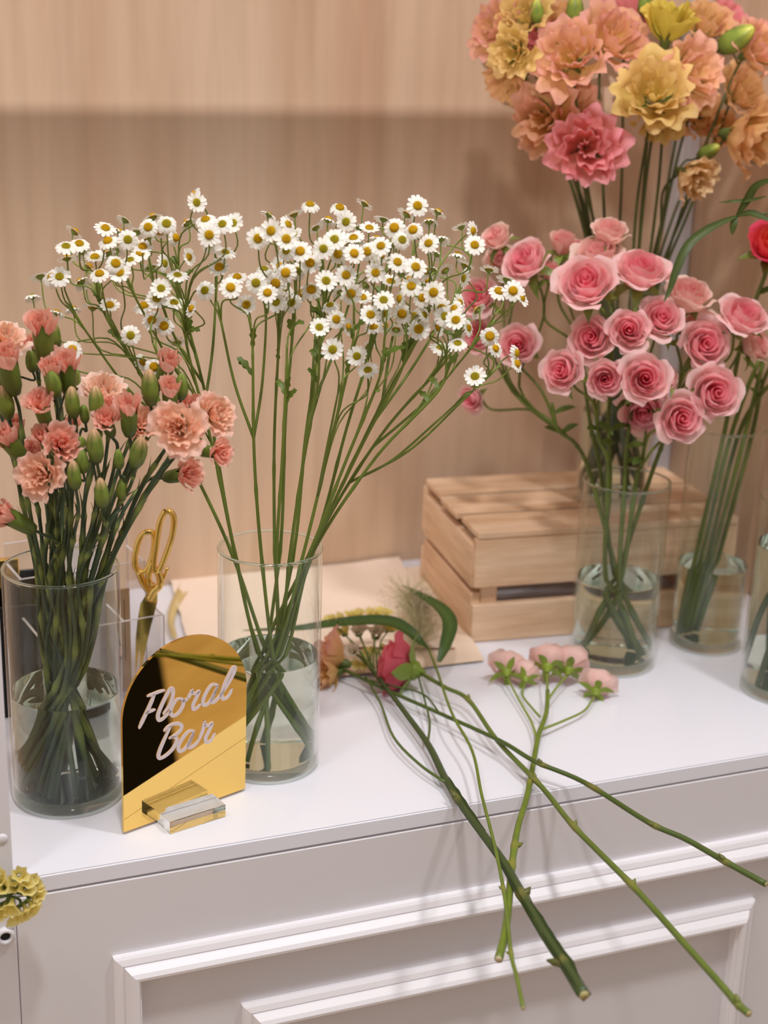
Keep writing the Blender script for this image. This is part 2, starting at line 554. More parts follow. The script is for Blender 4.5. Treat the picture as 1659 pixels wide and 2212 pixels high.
# ------------------------------------------------------------------ wooden crate (upside down: slats on top)
CR = thing('wooden_crate', 'upturned slatted pine crate behind the spray rose vase', 'crate', (0.675, 0.333, ZC))
CR.rotation_euler = (0, 0, math.radians(-5.9))
cw, cdp, ch = 0.322, 0.207, 0.126
def slat(x0, x1, y0, y1, z0, z1, nm='slat', turn=0):
    mb = MB()
    L, Dy, Hz = x1 - x0, y1 - y0, z1 - z0
    if turn:
        box(mb, 0, Dy, -L, 0, 0, Hz, 0.0014)
    else:
        box(mb, 0, L, 0, Dy, 0, Hz, 0.0014)
    o = link(bpy.data.objects.new(nm, mb.mesh(nm, M['pine'], False)))
    o.parent = CR
    o.location = (x0, y0, z0)
    if turn:
        o.rotation_euler = (0, 0, math.pi / 2)
    return o
th = 0.010
for (z0, z1) in ((0.0005, 0.046), (0.0665, 0.1245)):            # long side slats, front and back
    slat(0.0, cw, 0.0, th, z0, z1)
    slat(0.0, cw, cdp - th, cdp, z0, z1)
for (z0, z1) in ((0.0005, 0.057), (0.063, 0.114)):              # end boards
    for x in (0.0, cw - 0.012):
        slat(x, x + 0.012, th + 0.0003, cdp - th - 0.0003, z0, z1, 'end_board', 1)
for i in range(3):                                              # top slats
    y0 = -0.001 + i * 0.0715
    slat(0.002 if i != 1 else -0.001, cw - 0.001, y0, y0 + 0.062, ch - 0.0010, ch + 0.0075, 'top_slat')
for x in (0.0125, cw - 0.0325):
    for y in (th + 0.0005, cdp - th - 0.0205):
        slat(x, x + 0.020, y, y + 0.020, 0.001, ch - 0.0015, 'corner_post')
AX['lisi'].z = ZC + ch + 0.0080
for o in list(bpy.data.objects):
    if o.name.startswith('glass_vase') and 'lisianthus' in o.get('label', ''):
        o.location.z = AX['lisi'].z

# ------------------------------------------------------------------ gold mirror sign in an acrylic block
SB0, SB1 = atz(268, 1798, 0.003), atz(525, 1700, 0.003)
sx = (SB1 - SB0); SWD = sx.length; sx.normalize()
sx = Matrix.Rotation(math.radians(-1.5), 3, 'Z') @ sx
sn0 = Vector((sx.y, -sx.x, 0)).normalized()                     # towards the viewer
tl = math.radians(1.0)
su = (UPZ * math.cos(tl) + sn0 * math.sin(tl)).normalized()     # leans a little forward
sn = sx.cross(su).normalized()
SHT = 0.1665
sign = thing('gold_sign', 'arched gold mirror sign reading Floral Bar', 'sign', SB0)
def on_sign(u, v, n=0.0):
    return sx * u + su * v + sn * n
rad = SWD / 2
out = [(0, 0), (SWD, 0), (SWD, SHT - rad)]
for k in range(1, 40):
    a = math.pi * k / 40
    out.append((rad + rad * math.cos(a), SHT - rad + rad * math.sin(a)))
out.append((0, SHT - rad))
n = len(out)
mb = MB()
vs = [on_sign(u, v, 0) for u, v in out] + [on_sign(u, v, -0.0028) for u, v in out]
fs = [tuple(range(n)), tuple(range(2 * n - 1, n - 1, -1))] + [(i, n + i, n + (i + 1) % n, (i + 1) % n) for i in range(n)]
mb.add(vs, fs)
part('mirror_panel', mb.mesh('mirror_panel', M['gold'], False), sign)
def sign_uv(cx, cy):                                            # from the close-up of the sign to its own plane
    px, py = 240 + cx / 4.609, 1340 + cy / 4.609
    r = ray(px, py)
    P = CAM + r * ((SB0 - CAM).dot(sn) / r.dot(sn)) - SB0
    return P.dot(sx), P.dot(su)
def stroke(mb, pts, w0, w1, wm):
    P = [Vector((*sign_uv(*p), 0)) for p in pts]
    P = crom(P, 7) if len(P) > 2 else crom(P, 3)
    m = len(P)
    zf = 0.0006
    L, Rr = [], []
    for i, p in enumerate(P):
        t = (P[min(i + 1, m - 1)] - P[max(i - 1, 0)]).normalized()
        nn = Vector((-t.y, t.x, 0))
        q = i / (m - 1)
        w = (w0 + (wm - w0) * min(1, q * 5)) if q < 0.5 else (w1 + (wm - w1) * min(1, (1 - q) * 5))
        w *= 0.86 + 0.28 * abs(t.y)                             # down strokes are heavier
        L.append(p + nn * w); Rr.append(p - nn * w)
    vs, fs = [], []
    for i in range(m):
        for (q, z) in ((L[i], 0.0001), (L[i], zf), (Rr[i], zf), (Rr[i], 0.0001)):
            vs.append(on_sign(q.x, q.y, z))
    for i in range(m - 1):
        for k in range(3):
            fs.append((i * 4 + k, i * 4 + k + 1, (i + 1) * 4 + k + 1, (i + 1) * 4 + k))
    fs += [(0, 1, 2, 3), (m * 4 - 1, m * 4 - 2, m * 4 - 3, m * 4 - 4)]
    mb.add(vs, fs)
    for p, w in ((P[0], w0), (P[-1], w1)):                      # rounded ends
        vs = [on_sign(p.x, p.y, zf)]
        for k in range(12):
            a = 2 * math.pi * k / 12
            vs.append(on_sign(p.x + w * 0.97 * math.cos(a), p.y + w * 0.97 * math.sin(a), zf - 0.00003))
        mb.add(vs, [(0, 1 + k, 1 + (k + 1) % 12) for k in range(12)])
LET = [
 [[(362, 752), (410, 736), (470, 712), (528, 695)], [(430, 735), (395, 822), (350, 920), (312, 1000), (280, 1070)], [(338, 925), (385, 905), (432, 888)]],
 [[(520, 930), (575, 850), (610, 760), (612, 690), (590, 680), (548, 750), (500, 850), (466, 940), (474, 990), (505, 985), (555, 940), (595, 895)]],
 [[(692, 775), (650, 790), (608, 850), (590, 915), (618, 950), (665, 925), (708, 860), (718, 800), (695, 775)], [(700, 800), (735, 795), (765, 775)]],
 [[(760, 780), (795, 720), (805, 688)], [(800, 700), (820, 726), (850, 722), (872, 708), (845, 775), (815, 840), (818, 882), (850, 875), (885, 835)]],
 [[(1058, 640), (1005, 640), (955, 700), (915, 790), (922, 840), (962, 830), (1015, 755), (1060, 650)], [(1060, 650), (1015, 755), (1000, 805), (1020, 815), (1060, 778), (1090, 735)]],
 [[(1095, 735), (1160, 640), (1215, 535), (1232, 475), (1212, 470), (1172, 540), (1122, 650), (1098, 735), (1112, 780), (1150, 768), (1182, 725), (1198, 685)]],
 [[(528, 1098), (562, 1062), (620, 1030), (680, 1030), (700, 1065), (670, 1115), (615, 1155), (580, 1172)], [(590, 1165), (640, 1165), (650, 1200), (615, 1275), (550, 1340), (490, 1372), (470, 1345), (492, 1270), (545, 1150), (592, 1050)]],
 [[(820, 1098), (770, 1105), (705, 1180), (668, 1258), (682, 1300), (722, 1288), (780, 1210), (822, 1110)], [(822, 1110), (782, 1205), (770, 1255), (798, 1262), (845, 1225), (872, 1190)]],
 [[(875, 1185), (912, 1090), (930, 1005)], [(930, 1010), (942, 1045), (975, 1042), (1002, 1025), (970, 1105), (938, 1175), (950, 1212), (992, 1195), (1028, 1125)]],
]
for lt in LET:
    mb = MB()
    for st in lt:
        stroke(mb, st, 0.0011, 0.0011, 0.00168)
    o = part('letter', mb.mesh('letter', M['letter'], False), sign)

def quadz(p0, p1):
    return p1 - p0
b0, b1 = atz(367, 1803, 0.0), atz(487, 1765, 0.0)
bx = (b1 - b0); bl = bx.length; bx.normalize(); by = Vector((-bx.y, bx.x, 0))
blk = thing('acrylic_block', 'clear acrylic block with a slot holding the gold sign', 'sign holder', b0)
fdp = (SB0 - b0).dot(by)                                        # the slot follows the sign
mid = (SB0 + sx * SWD * 0.5 - b0)
fd = mid.dot(by)
bh = 0.0125
for nm, y0, y1, z1 in (('front_bar', 0.0, fd - 0.0018, bh), ('rear_bar', fd + 0.0052, fd + 0.0165, bh)):
    mb = MB()
    vs = []
    for z in (0.0006, z1):
        for (u, y) in ((0, y0), (bl, y0), (bl, y1), (0, y1)):
            vs.append(bx * u + by * y + UPZ * z)
    mb.add(vs, [(3, 2, 1, 0), (4, 5, 6, 7), (0, 1, 5, 4), (1, 2, 6, 5), (2, 3, 7, 6), (3, 0, 4, 7)])
    part(nm, mb.mesh(nm, M['block'], False), blk)
mb = MB(); vs = []
for z in (0.0006, 0.0028):
    for (u, y) in ((0, fd - 0.0017), (bl, fd - 0.0017), (bl, fd + 0.0051), (0, fd + 0.0051)):
        vs.append(bx * u + by * y + UPZ * z)
mb.add(vs, [(3, 2, 1, 0), (4, 5, 6, 7), (0, 1, 5, 4), (1, 2, 6, 5), (2, 3, 7, 6), (3, 0, 4, 7)])
part('slot_floor', mb.mesh('slot_floor', M['block'], False), blk)

# ------------------------------------------------------------------ flower parts
def petal(mb, th, hw, r0, r1, h, curl, zb=0.0, ruffle=0.0, freq=3, spiral=0.03, cb=(1, 1, 1), ce=(1, 1, 1), nu=6, nv=6, bulge=0.25, tip=0.16, jag=0.0, rg=None, drop=0.0):
    """one curved petal round the axis: half width hw, from radius r0 at the foot to r1 at the lip"""
    rg = rg or rnd
    ph = rg.uniform(0, 6.28)
    vs, fs, cs = [], [], []
    jg = [rg.uniform(-1, 1) for _ in range(nu + 1)]
    for j in range(nv + 1):
        v = j / nv
        wd = hw * (0.42 + 0.58 * math.sin(min(1, v * 1.25) * math.pi / 2)) * (1 - 0.22 * max(0, v - 0.75) / 0.25)
        for i in range(nu + 1):
            u = -1 + 2 * i / nu
            rr = r0 + (r1 - r0) * (math.sin(v * math.pi / 2) ** 0.9) + bulge * (r1 - r0 + 0.08) * math.sin(v * math.pi) * 0.6
            rr += curl * max(0, v - 0.62) ** 1.5 * 2.2 + spiral * u
            rr += ruffle * v * v * math.sin(freq * u * 3.14 + ph)
            zz = zb + h * v * (1 - tip * u * u * v) - drop * v * v
            zz -= abs(curl) * max(0, v - 0.72) ** 1.4 * 1.6
            zz += ruffle * 0.7 * v * v * math.cos(freq * 1.3 * u * 3.14 + ph)
            if jag and j == nv:
                zz += jag * jg[i]
                rr += jag * 0.5 * jg[-1 - i]
            a = th + wd * u
            vs.append((rr * math.cos(a), rr * math.sin(a), zz))
            cs.append(mixc(cb, ce, v ** 1.2 * (0.85 + 0.15 * abs(u))))
    for j in range(nv):
        for i in range(nu):
            q = j * (nu + 1) + i
            fs.append((q, q + 1, q + nu + 2, q + nu + 1))
    mb.add(vs, fs, cs)

def rose_meshes(seed, cin, cmid, cout, n=17, openness=1.0):
    rg = random.Random(seed)
    core = MB()
    for i in range(7):
        t = i / 6
        petal(core, i * 2.0 + rg.uniform(-.3, .3), 2.0 - 0.7 * t, 0.03 + 0.03 * t, 0.035 + 0.115 * t, 0.56 - 0.03 * t + rg.uniform(-.02, .02), 0.02 + 0.06 * t, 0.06, 0.006, 2, 0.025, mixc(cin, cmid, 0.1), mixc(cin, cmid, 0.35 + 0.4 * t), 8, 4, rg=rg)
    P = []
    for i in range(n):
        t = i / (n - 1)
        m_ = MB()
        petal(m_, i * 2.3999 + rg.uniform(-.2, .2), 1.22 - 0.42 * t, 0.05 + 0.05 * t, 0.17 + (0.235 * openness) * t ** 0.9, 0.60 - 0.13 * t * openness + rg.uniform(-.025, .025), (0.07 + 0.30 * t * t * openness), 0.03, 0.010 + 0.016 * t, 1.5, 0.03, mixc(cmid, cout, t), mixc(mixc(cin, cmid, 0.75), cout, t * 0.9 + 0.08), 8, 7, 0.40, 0.12, rg=rg)
        P.append(m_.mesh('petal', M['petal']))
    return core.mesh('bloom', M['petal']), P
def sepals(cg, n=5, L=0.5, w=0.12, droop=0.5, rr=0.14, seed=0):
    rg = random.Random(seed)
    m_ = MB()
    prof = [(0.045, -0.14), (0.075, -0.07), (rr * 0.92, 0.0), (rr, 0.06), (rr * 0.8, 0.09)]
    lathe(m_, prof, 10, cg)
    for k in range(n):
        a = 2 * math.pi * k / n + rg.uniform(-.2, .2)
        dr = droop + rg.uniform(-.25, .25)
        vs, fs = [], []
        for j in range(6):
            q = j / 5
            r = rr * 0.9 + L * q * math.cos(0.5 - dr * q * 1.2)
            z = 0.04 + L * q * math.sin(0.5 - dr * q * 1.6)
            ww = w * (1 - q) ** 0.7 * (0.7 + 0.6 * math.sin(q * 3.14))
            for e in (-1, 0, 1):
                vs.append((r * math.cos(a) - e * ww * math.sin(a), r * math.sin(a) + e * ww * math.cos(a), z + 0.02 * abs(e)))
        for j in range(5):
            for e in range(2):
                fs.append((j * 3 + e, j * 3 + e + 1, j * 3 + e + 4, j * 3 + e + 3))
        m_.add(vs, fs, cg)
    return m_.mesh('calyx', M['green'])
ROSEGREEN = s(112, 128, 52)
PK_IN, PK_MID, PK_OUT, PK_PALE = s(246, 128, 150), s(253, 196, 202), s(254, 220, 218), s(253, 226, 214)
ROSE = [rose_meshes(k, PK_IN, PK_MID, PK_OUT) for k in (1, 2, 3)]
ROSE_PALE = [rose_meshes(k, s(250, 184, 184), s(253, 212, 208), PK_PALE, 15, 0.85) for k in (4, 5)]
ROSE_BUD = [rose_meshes(k, s(246, 176, 176), s(248, 196, 190), s(248, 208, 198), 8, 0.30) for k in (6,)]
ROSE_CORAL = [rose_meshes(k, s(248, 120, 90), s(244, 110, 100), s(232, 70, 110), 14, 0.9) for k in (7,)]
ROSE_BACK = rose_meshes(75, s(252, 200, 196), s(254, 218, 212), s(255, 228, 220), 14, 0.95)
CALYX = [sepals(ROSEGREEN, 5, 0.5, 0.11, 0.9, 0.15, 1), sepals(ROSEGREEN, 5, 0.42, 0.11, 0.3, 0.15, 2)]
def put_rose(parent, loc, d, dia, kit, spin=None, cal=0):
    core, P = kit
    b = part('bloom', core, parent, loc, aim(d, rnd.uniform(0, 6.28) if spin is None else spin), dia)
    for m_ in P:
        part('petal', m_, b)
    part('calyx', CALYX[cal], b)
    return b

def lisi_meshes(seed, cb, cm, ce, n=11, openness=1.0):
    rg = random.Random(seed)
    core = MB()
    for i in range(4):
        petal(core, i * 1.9, 1.3, 0.01, 0.04 + 0.04 * i, 0.48, 0.08, 0.05, 0.03, 3, 0.02, cb, mixc(cm, ce, 0.4), 9, 4, rg=rg)
    P = []
    for i in range(n):
        t = i / (n - 1)
        m_ = MB()
        petal(m_, i * 2.3999 + rg.uniform(-.3, .3), 1.0 - 0.22 * t, 0.04, 0.17 + 0.22 * openness * t, 0.58 - 0.16 * t * openness + rg.uniform(-.06, .06), 0.12 + 0.22 * t * openness, 0.0, 0.034 + 0.02 * t, 2.4, 0.04, mixc(cb, cm, 0.25 + 0.3 * rg.random()), mixc(cm, ce, 0.35 + 0.65 * rg.random()), 12, 7, 0.38, 0.10, 0.011, rg=rg)
        P.append(m_.mesh('petal', M['petal']))
    return core.mesh('bloom', M['petal']), P
LY, LO, LP, LC = s(226, 188, 84), s(232, 166, 96), s(226, 142, 138), s(240, 214, 150)
LISI = {
 'peach': [lisi_meshes(21, LY, s(242, 200, 150), s(240, 178, 172)), lisi_meshes(22, LY, s(240, 192, 144), s(234, 166, 170))],
 'yellow': [lisi_meshes(23, s(212, 190, 84), s(232, 206, 120), LC), lisi_meshes(24, s(216, 188, 80), s(236, 208, 128), s(240, 206, 150))],
 'pink': [lisi_meshes(25, s(236, 170, 134), s(240, 150, 158), s(246, 170, 180), 13)],
 'orange': [lisi_meshes(26, s(228, 194, 108), s(236, 194, 134), s(240, 192, 156), 9, 0.85)],
 'cream': [lisi_meshes(27, s(226, 196, 110), s(240, 208, 160), s(244, 214, 178), 11, 0.7)],
 'cup': [lisi_meshes(28, s(196, 182, 60), s(222, 200, 84), s(228, 206, 104), 7, 0.62)],
}
LCAL = sepals(s(84, 98, 44), 5, 0.36, 0.03, -0.5, 0.09, 5)
def put_lisi(parent, loc, d, dia, kind):
    core, P = rnd.choice(LISI[kind])
    b = part('bloom', core, parent, loc, aim(d, rnd.uniform(0, 6.28)), dia)
    for m_ in P:
        part('petal', m_, b)
    part('calyx', LCAL, b)
    return b

def carn_meshes(seed, ci, co, n, full):
    """a carnation bloom: crinkled, toothed petals from a tight tube (full=0) to a flat ruff (full=1)"""
    rg = random.Random(seed)
    core = MB()
    for i in range(6):
        petal(core, i * 1.7, 1.2, 0.01, 0.02 + 0.028 * i, 0.56 - 0.012 * i, 0.12 * full, 0.0, 0.03 + 0.03 * full, 3, 0.02, ci, mixc(ci, co, 0.3 + 0.1 * i), 9, 4, jag=0.03, rg=rg)
    P = []
    for i in range(n):
        t = i / max(1, n - 1)
        m_ = MB()
        petal(m_, i * 2.3999 + rg.uniform(-.3, .3), 0.95 - 0.15 * t, 0.07, 0.16 + (0.08 + 0.30 * full) * t, 0.58 - 0.26 * full * t, 0.08 + 0.34 * full * t, 0.0, 0.022 + 0.02 * full, 2.6, 0.03, mixc(ci, co, 0.2), mixc(ci, co, 0.35 + 0.65 * t), 13, 6, 0.3, 0.10, 0.030, rg=rg)
        P.append(m_.mesh('petal', M['petal']))
    return core.mesh('bloom', M['petal']), P
CI, CO, CPALE = s(255, 178, 152), s(255, 214, 200), s(255, 231, 222)
CARN_OPEN = [carn_meshes(k, s(255, 212, 176), c, 13, 0.78) for k, c in ((41, CO), (42, CPALE), (43, CPALE))]
CARN_MID = [carn_meshes(k, CI, CO, 9, 0.5) for k in (44, 45)]
CARN_HALF = [carn_meshes(k, CI, CO, 6, 0.12) for k in (46, 47)]
def calyx_tube(seed, top=0.17):
    m_ = MB()
    n = 20
    cb, ct_ = s(80, 96, 40), s(112, 132, 52)
    rows = [(0.05, 0.0), (0.13, 0.05), (0.185, 0.22), (0.20, 0.48), (0.205, 0.70), (0.19, 0.84)]
    vs, fs, cs = [], [], []
    for j, (r, z) in enumerate(rows):
        for k in range(n):
            a = 2 * math.pi * k / n
            q = abs(((k % 4) - 2) / 2)
            zz, rr = z, r
            if j >= 4:
                zz = z + (0.10 + 0.22 * (j - 4)) * (q - 0.45)
                rr = r + (0.02 if j == 5 else 0)
            vs.append((rr * math.cos(a), rr * math.sin(a), zz))
            cs.append(mixc(cb, ct_, z / 0.85 if j < 5 else 0.3))
    for j in range(len(rows) - 1):
        for k in range(n):
            k2 = (k + 1) % n
            fs.append((j * n + k, j * n + k2, (j + 1) * n + k2, (j + 1) * n + k))
    m_.add(vs, fs, cs)
    return m_.mesh('calyx', M['green'])
CTUBE = calyx_tube(0)
def bud_mesh(tipcol, slim=1.0):
    m_ = MB()
    g0, g1 = s(78, 94, 38), s(122, 142, 58)
    prof = [(0.03, 0.0), (0.12, 0.05), (0.19, 0.22), (0.205, 0.45), (0.18, 0.70), (0.13, 0.86), (0.07, 0.97), (0.005, 1.02)]
    cols = [g0, g0, mixc(g0, g1, .4), g1, g1, mixc(g1, tipcol, .5), tipcol, tipcol]
    n = 15
    vs, fs, cs = [], [], []
    for j, (r, z) in enumerate(prof):
        for k in range(n):
            a = 2 * math.pi * k / n
            rr = r * slim * (1 + (0.06 if k % 3 == 0 else -0.03) * (1 if j > 2 else 0.3))
            vs.append((rr * math.cos(a), rr * math.sin(a), z))
            c = cols[j]
            if j >= 4 and k % 3 == 0:
                c = mixc(c, g0, 0.6)
            cs.append(c)
    for j in range(len(prof) - 1):
        for k in range(n):
            k2 = (k + 1) % n
            fs.append((j * n + k, j * n + k2, (j + 1) * n + k2, (j + 1) * n + k))
    m_.add(vs, fs, cs)
    return m_.mesh('bud', M['green'])
BUD_K, BUD_G, BUD_L = bud_mesh(s(214, 168, 130)), bud_mesh(s(132, 150, 66), 1.1), bud_mesh(s(190, 190, 80), 1.25)

def daisy_meshes(seed, reflex, n=14):
    rg = random.Random(seed)
    m_ = MB()
    wc, wb = s(250, 248, 242), s(228, 230, 206)
    for k in range(n):
        a = 2 * math.pi * k / n + rg.uniform(-.07, .07)
        L = 0.5 * rg.uniform(0.90, 1.04)
        rf = reflex + rg.uniform(-.12, .12)
        wd = rg.uniform(0.075, 0.092)
        tw = rg.uniform(-.02, .02)
        vs, fs, cs = [], [], []
        prf = ((0.16, 0.45), (0.26, 0.85), (0.37, 1.0), (0.46, 0.88), (0.50, 0.42))
        for j, (r, w) in enumerate(prf):
            q = (r - 0.16) / 0.34
            rr = 0.16 + (L - 0.16) * q * math.cos(rf * q * 0.8)
            z = -(L - 0.16) * q * math.sin(rf * q * 0.8)
            for e in (-1, 0, 1):
                ww = wd * w * e
                vs.append((rr * math.cos(a) - ww * math.sin(a), rr * math.sin(a) + ww * math.cos(a), z + 0.012 * abs(e) + tw * e))
                cs.append(mixc(wb, wc, q * 2.2))
        for j in range(4):
            for e in range(2):
                fs.append((j * 3 + e, (j + 1) * 3 + e, (j + 1) * 3 + e + 1, j * 3 + e + 1))
        m_.add(vs, fs, cs)
    return m_.mesh('daisy_head', M['daisy'])
DAISY = [daisy_meshes(61, 0.15), daisy_meshes(62, 0.45), daisy_meshes(63, -0.15), daisy_meshes(64, 0.8), daisy_meshes(65, 0.25, 13)]
def dome(cols, r=0.2, h=0.16, z0=-0.02):
    m_ = MB()
    prof = [(r * 0.85, z0 - 0.03), (r, z0 + 0.01), (r * 0.96, z0 + h * 0.4), (r * 0.78, z0 + h * 0.75), (r * 0.45, z0 + h * 0.97), (0.002, z0 + h * 0.9)]
    lathe(m_, prof, 14, cols)
    return m_.mesh('flower_disc', M['disc'])
DISC = [dome([s(176, 134, 20), s(212, 164, 26), s(226, 180, 34), s(226, 178, 30), s(214, 160, 22), s(196, 150, 24)]),
        dome([s(190, 140, 20), s(222, 160, 20), s(236, 178, 28), s(240, 184, 30), s(236, 176, 26), s(224, 168, 30)], 0.205, 0.20),
        dome([s(140, 130, 24), s(176, 152, 26), s(196, 170, 30), s(190, 164, 30), s(168, 152, 30), s(150, 146, 32)], 0.19, 0.12)]
mb = MB(); lathe(mb, [(0.03, -0.16), (0.10, -0.12), (0.17, -0.05), (0.185, -0.01), (0.12, 0.0)], 12, s(128, 146, 66))
CUP = mb.mesh('calyx', M['green'])
def put_daisy(parent, loc, d, dia):
    h = part('daisy_head', rnd.choice(DAISY), parent, loc, aim(d, rnd.uniform(0, 6.28)), dia)
    part('flower_disc', rnd.choice(DISC), h)
    part('calyx', CUP, h)

def blade(mb, pts, wid, nrm, col, off=Vector((0, 0, 0)), fold=0.25, col2=None):
    """a leaf blade along pts, width profile wid, face towards nrm"""
    P = [Vector(p) - off for p in pts]
    m = len(P)
    vs, fs, cs = [], [], []
    for i, p in enumerate(P):
        t = (P[min(i + 1, m - 1)] - P[max(i - 1, 0)]).normalized()
        sd = t.cross(nrm)
        sd = sd.normalized() if sd.length > 1e-6 else t.orthogonal().normalized()
        up = sd.cross(t).normalized()
        w = wid[i] if isinstance(wid, list) else wid * math.sin(math.pi * (0.06 + 0.93 * i / (m - 1))) ** 0.8
        for e in (-1, -0.5, 0, 0.5, 1):
            vs.append(p + sd * (w * e) + up * (w * fold * abs(e)))
            cs.append(mixc(col, col2 or col, 1 - abs(e)))
    for i in range(m - 1):
        for e in range(4):
            fs.append((i * 5 + e, i * 5 + e + 1, (i + 1) * 5 + e + 1, (i + 1) * 5 + e))
    mb.add(vs, fs, cs)

def stem_path(A, zb, lift, top, d, R, H_, lean=0.35, waist=0.5, twist=0.0, wr=0.012, rg=rnd):
    """from the vase floor, across the axis, over the rim and up to the head"""
    A = Vector(A)
    o = top - A; o.z = 0
    L = o.length
    dr = o.normalized() if L > 1e-5 else Vector((1, 0, 0))
    dr2 = Matrix.Rotation(twist, 3, 'Z') @ dr
    rim = A + dr * min(R - 0.005, L * lean + 0.006) + UPZ * H_
    bas = A - dr2 * min(R - 0.007, 0.016 + L * 0.36 * rg.uniform(0.6, 1.2)) + UPZ * zb
    an = rg.uniform(0, 6.28)
    wst = A + dr * wr * 0.5 + Vector((math.cos(an), math.sin(an), 0)) * (wr * rg.uniform(0.2, 1)) + UPZ * (zb + (H_ - zb) * waist)
    pre = top - d * lift
    mid2 = rim.lerp(pre, 0.5) + Vector((rg.uniform(-.004, .004), rg.uniform(-.004, .004), 0.10 * L))
    return [bas, wst, rim, mid2, pre, top]
def keep_in(pts, A, R, H_, r=0.0024):
    """no stem passes through the glass"""
    for p in pts:
        if p.z < A[2] + H_ + 0.004:
            dx, dy = p.x - A[0], p.y - A[1]
            l = math.hypot(dx, dy)
            if l > R - r:
                p.x = A[0] + dx / l * (R - r); p.y = A[1] + dy / l * (R - r)
    return pts

# ------------------------------------------------------------------ carnations
A = AX['carn']
RM, HV = 0.0476, 0.2185
G_CARN, G_NODE = s(66, 84, 60), s(132, 146, 76)
def c1(x, y):
    return x / 2.9625, 640 + y / 2.9625
# close-up x, y of the bloom centre, width in the close-up, kind, depth, direction (right, up), label
CARN = [
 (265, 170, 150, 'H', -0.030, (0.05, 3), 'peach carnation bud opening at the highest point on the left'),
 (45, 235, 230, 'O', -0.010, (0.9, 2.2), 'peach carnation in full bloom cut by the left border'),
 (35, 375, 150, 'H', -0.040, (-0.25, 3), 'peach carnation bud at the left border below a full bloom'),
 (205, 300, 100, 'H', 0.030, (-0.1, 3), 'small peach carnation bud tucked behind the highest one'),
 (335, 385, 105, 'H', 0.010, (0.1, 3), 'peach carnation bud in the tight trio right of the highest one'),
 (318, 450, 110, 'H', -0.040, (-0.1, 3), 'peach carnation bud barely opening, left front of the tight trio'),
 (430, 410, 130, 'H', -0.030, (0.2, 3), 'tallest peach carnation bud of the tight trio'),
 (243, 655, 170, 'M', -0.050, (-0.2, 1.8), 'half open coral carnation below the tight trio of buds'),
 (665, 560, 240, 'O', 0.000, (0.5, 2.2), 'pale carnation in side view above two coral ones'),
 (705, 690, 130, 'M', -0.020, (0.3, 1.5), 'coral carnation half hidden in the middle of the bunch'),
 (670, 765, 150, 'M', -0.060, (-0.1, 1.2), 'coral carnation with rolled centre in the middle of the bunch'),
 (822, 690, 130, 'H', -0.060, (0.15, 2.5), 'peach carnation bud right of the coral ones'),
 (915, 800, 210, 'O', -0.030, (0.5, 0.8), 'peach carnation in side view left of the largest bloom'),
 (1140, 835, 290, 'O', -0.070, (0.05, 0.35), 'largest open carnation with orange heart facing the viewer'),
 (1410, 735, 235, 'O', -0.030, (1.3, 0.9), 'pale carnation at the right end turned to the chamomile'),
 (1425, 1000, 150, 'M', -0.050, (1.3, 0.25), 'coral carnation sticking out lowest on the right'),
 (1225, 1130, 170, 'M', 0.010, (1.4, 0.6), 'faded carnation behind the lowest right one'),
 (1085, 575, 115, 'H', -0.020, (0.1, 3), 'peach carnation bud under the lowest daisies'),
 (1080, 410, 120, 'H', 0.020, (0.9, 2.4), 'slanting carnation bud touching the lowest daisies'),
 (1160, 660, 130, 'M', 0.030, (0.2, 2.2), 'carnation peeping over the largest open bloom'),
 (400, 935, 190, 'M', -0.070, (0.45, 0.6), 'rose coloured half open carnation low in the front'),
 (275, 885, 105, 'H', -0.050, (-0.35, 1.6), 'small round carnation bud beside the rose coloured one'),
 (190, 975, 150, 'M', -0.010, (-0.5, 1.5), 'carnation in shade behind the rose coloured one'),
 (95, 815, 100, 'H', 0.020, (-0.3, 2.5), 'small carnation bud at the left above a leaning one'),
 (25, 890, 130, 'H', -0.050, (-0.9, 1.8), 'carnation bud leaning out over the left border'),
 (245, 1150, 250, 'O', -0.080, (-0.2, 0.3), 'lowest open carnation hanging on the left front'),
 (20, 1390, 130, 'H', -0.070, (-1.3, 1.2), 'carnation bud low at the left border near the vase rim'),
 (455, 810, 110, 'M', 0.040, (0.1, 2), 'pink carnation at the back of the bunch centre'),
 (1262, 690, 100, 'H', 0.030, (0.6, 1.8), 'small carnation bud behind the largest open bloom'),
]
BUDS = [(340, 560, 95, 'G', -.04, (0, 2)), (480, 530, 70, 'G', 0, (0.3, 3)), (465, 680, 95, 'K', -.05, (0.05, 3)), (615, 680, 100, 'K', -.05, (0.05, 3)),
        (540, 750, 60, 'G', -.04, (0, 3)), (960, 585, 110, 'K', -.03, (0.1, 3)), (1160, 575, 85, 'G', .0, (0.3, 3)), (1000, 680, 60, 'G', .0, (0, 3)),
        (885, 1000, 110, 'K', -.07, (0.6, 2)), (610, 960, 105, 'K', -.07, (0, 3)), (525, 950, 62, 'G', -.06, (-.1, 2)), (530, 1055, 75, 'G', -.07, (.2, 3)),
        (760, 1040, 65, 'G', -.06, (0, 3)), (475, 1145, 90, 'K', -.075, (0, 3)), (650, 1260, 95, 'K', -.07, (0, 3)), (780, 1235, 70, 'G', -.05, (.2, 3)),
        (130, 1075, 80, 'G', -.02, (0, 3)), (35, 680, 100, 'K', -.03, (-.2, 3)), (365, 1120, 62, 'G', -.05, (0, 3)), (20, 500, 95, 'K', -.02, (0, 3)),
        (350, 250, 80, 'K', .03, (0.1, 3)), (800, 615, 55, 'G', .02, (.6, 2)), (200, 410, 70, 'G', 0, (0, 3)), (430, 1010, 55, 'G', -.05, (0.1, 3))]
stems = []
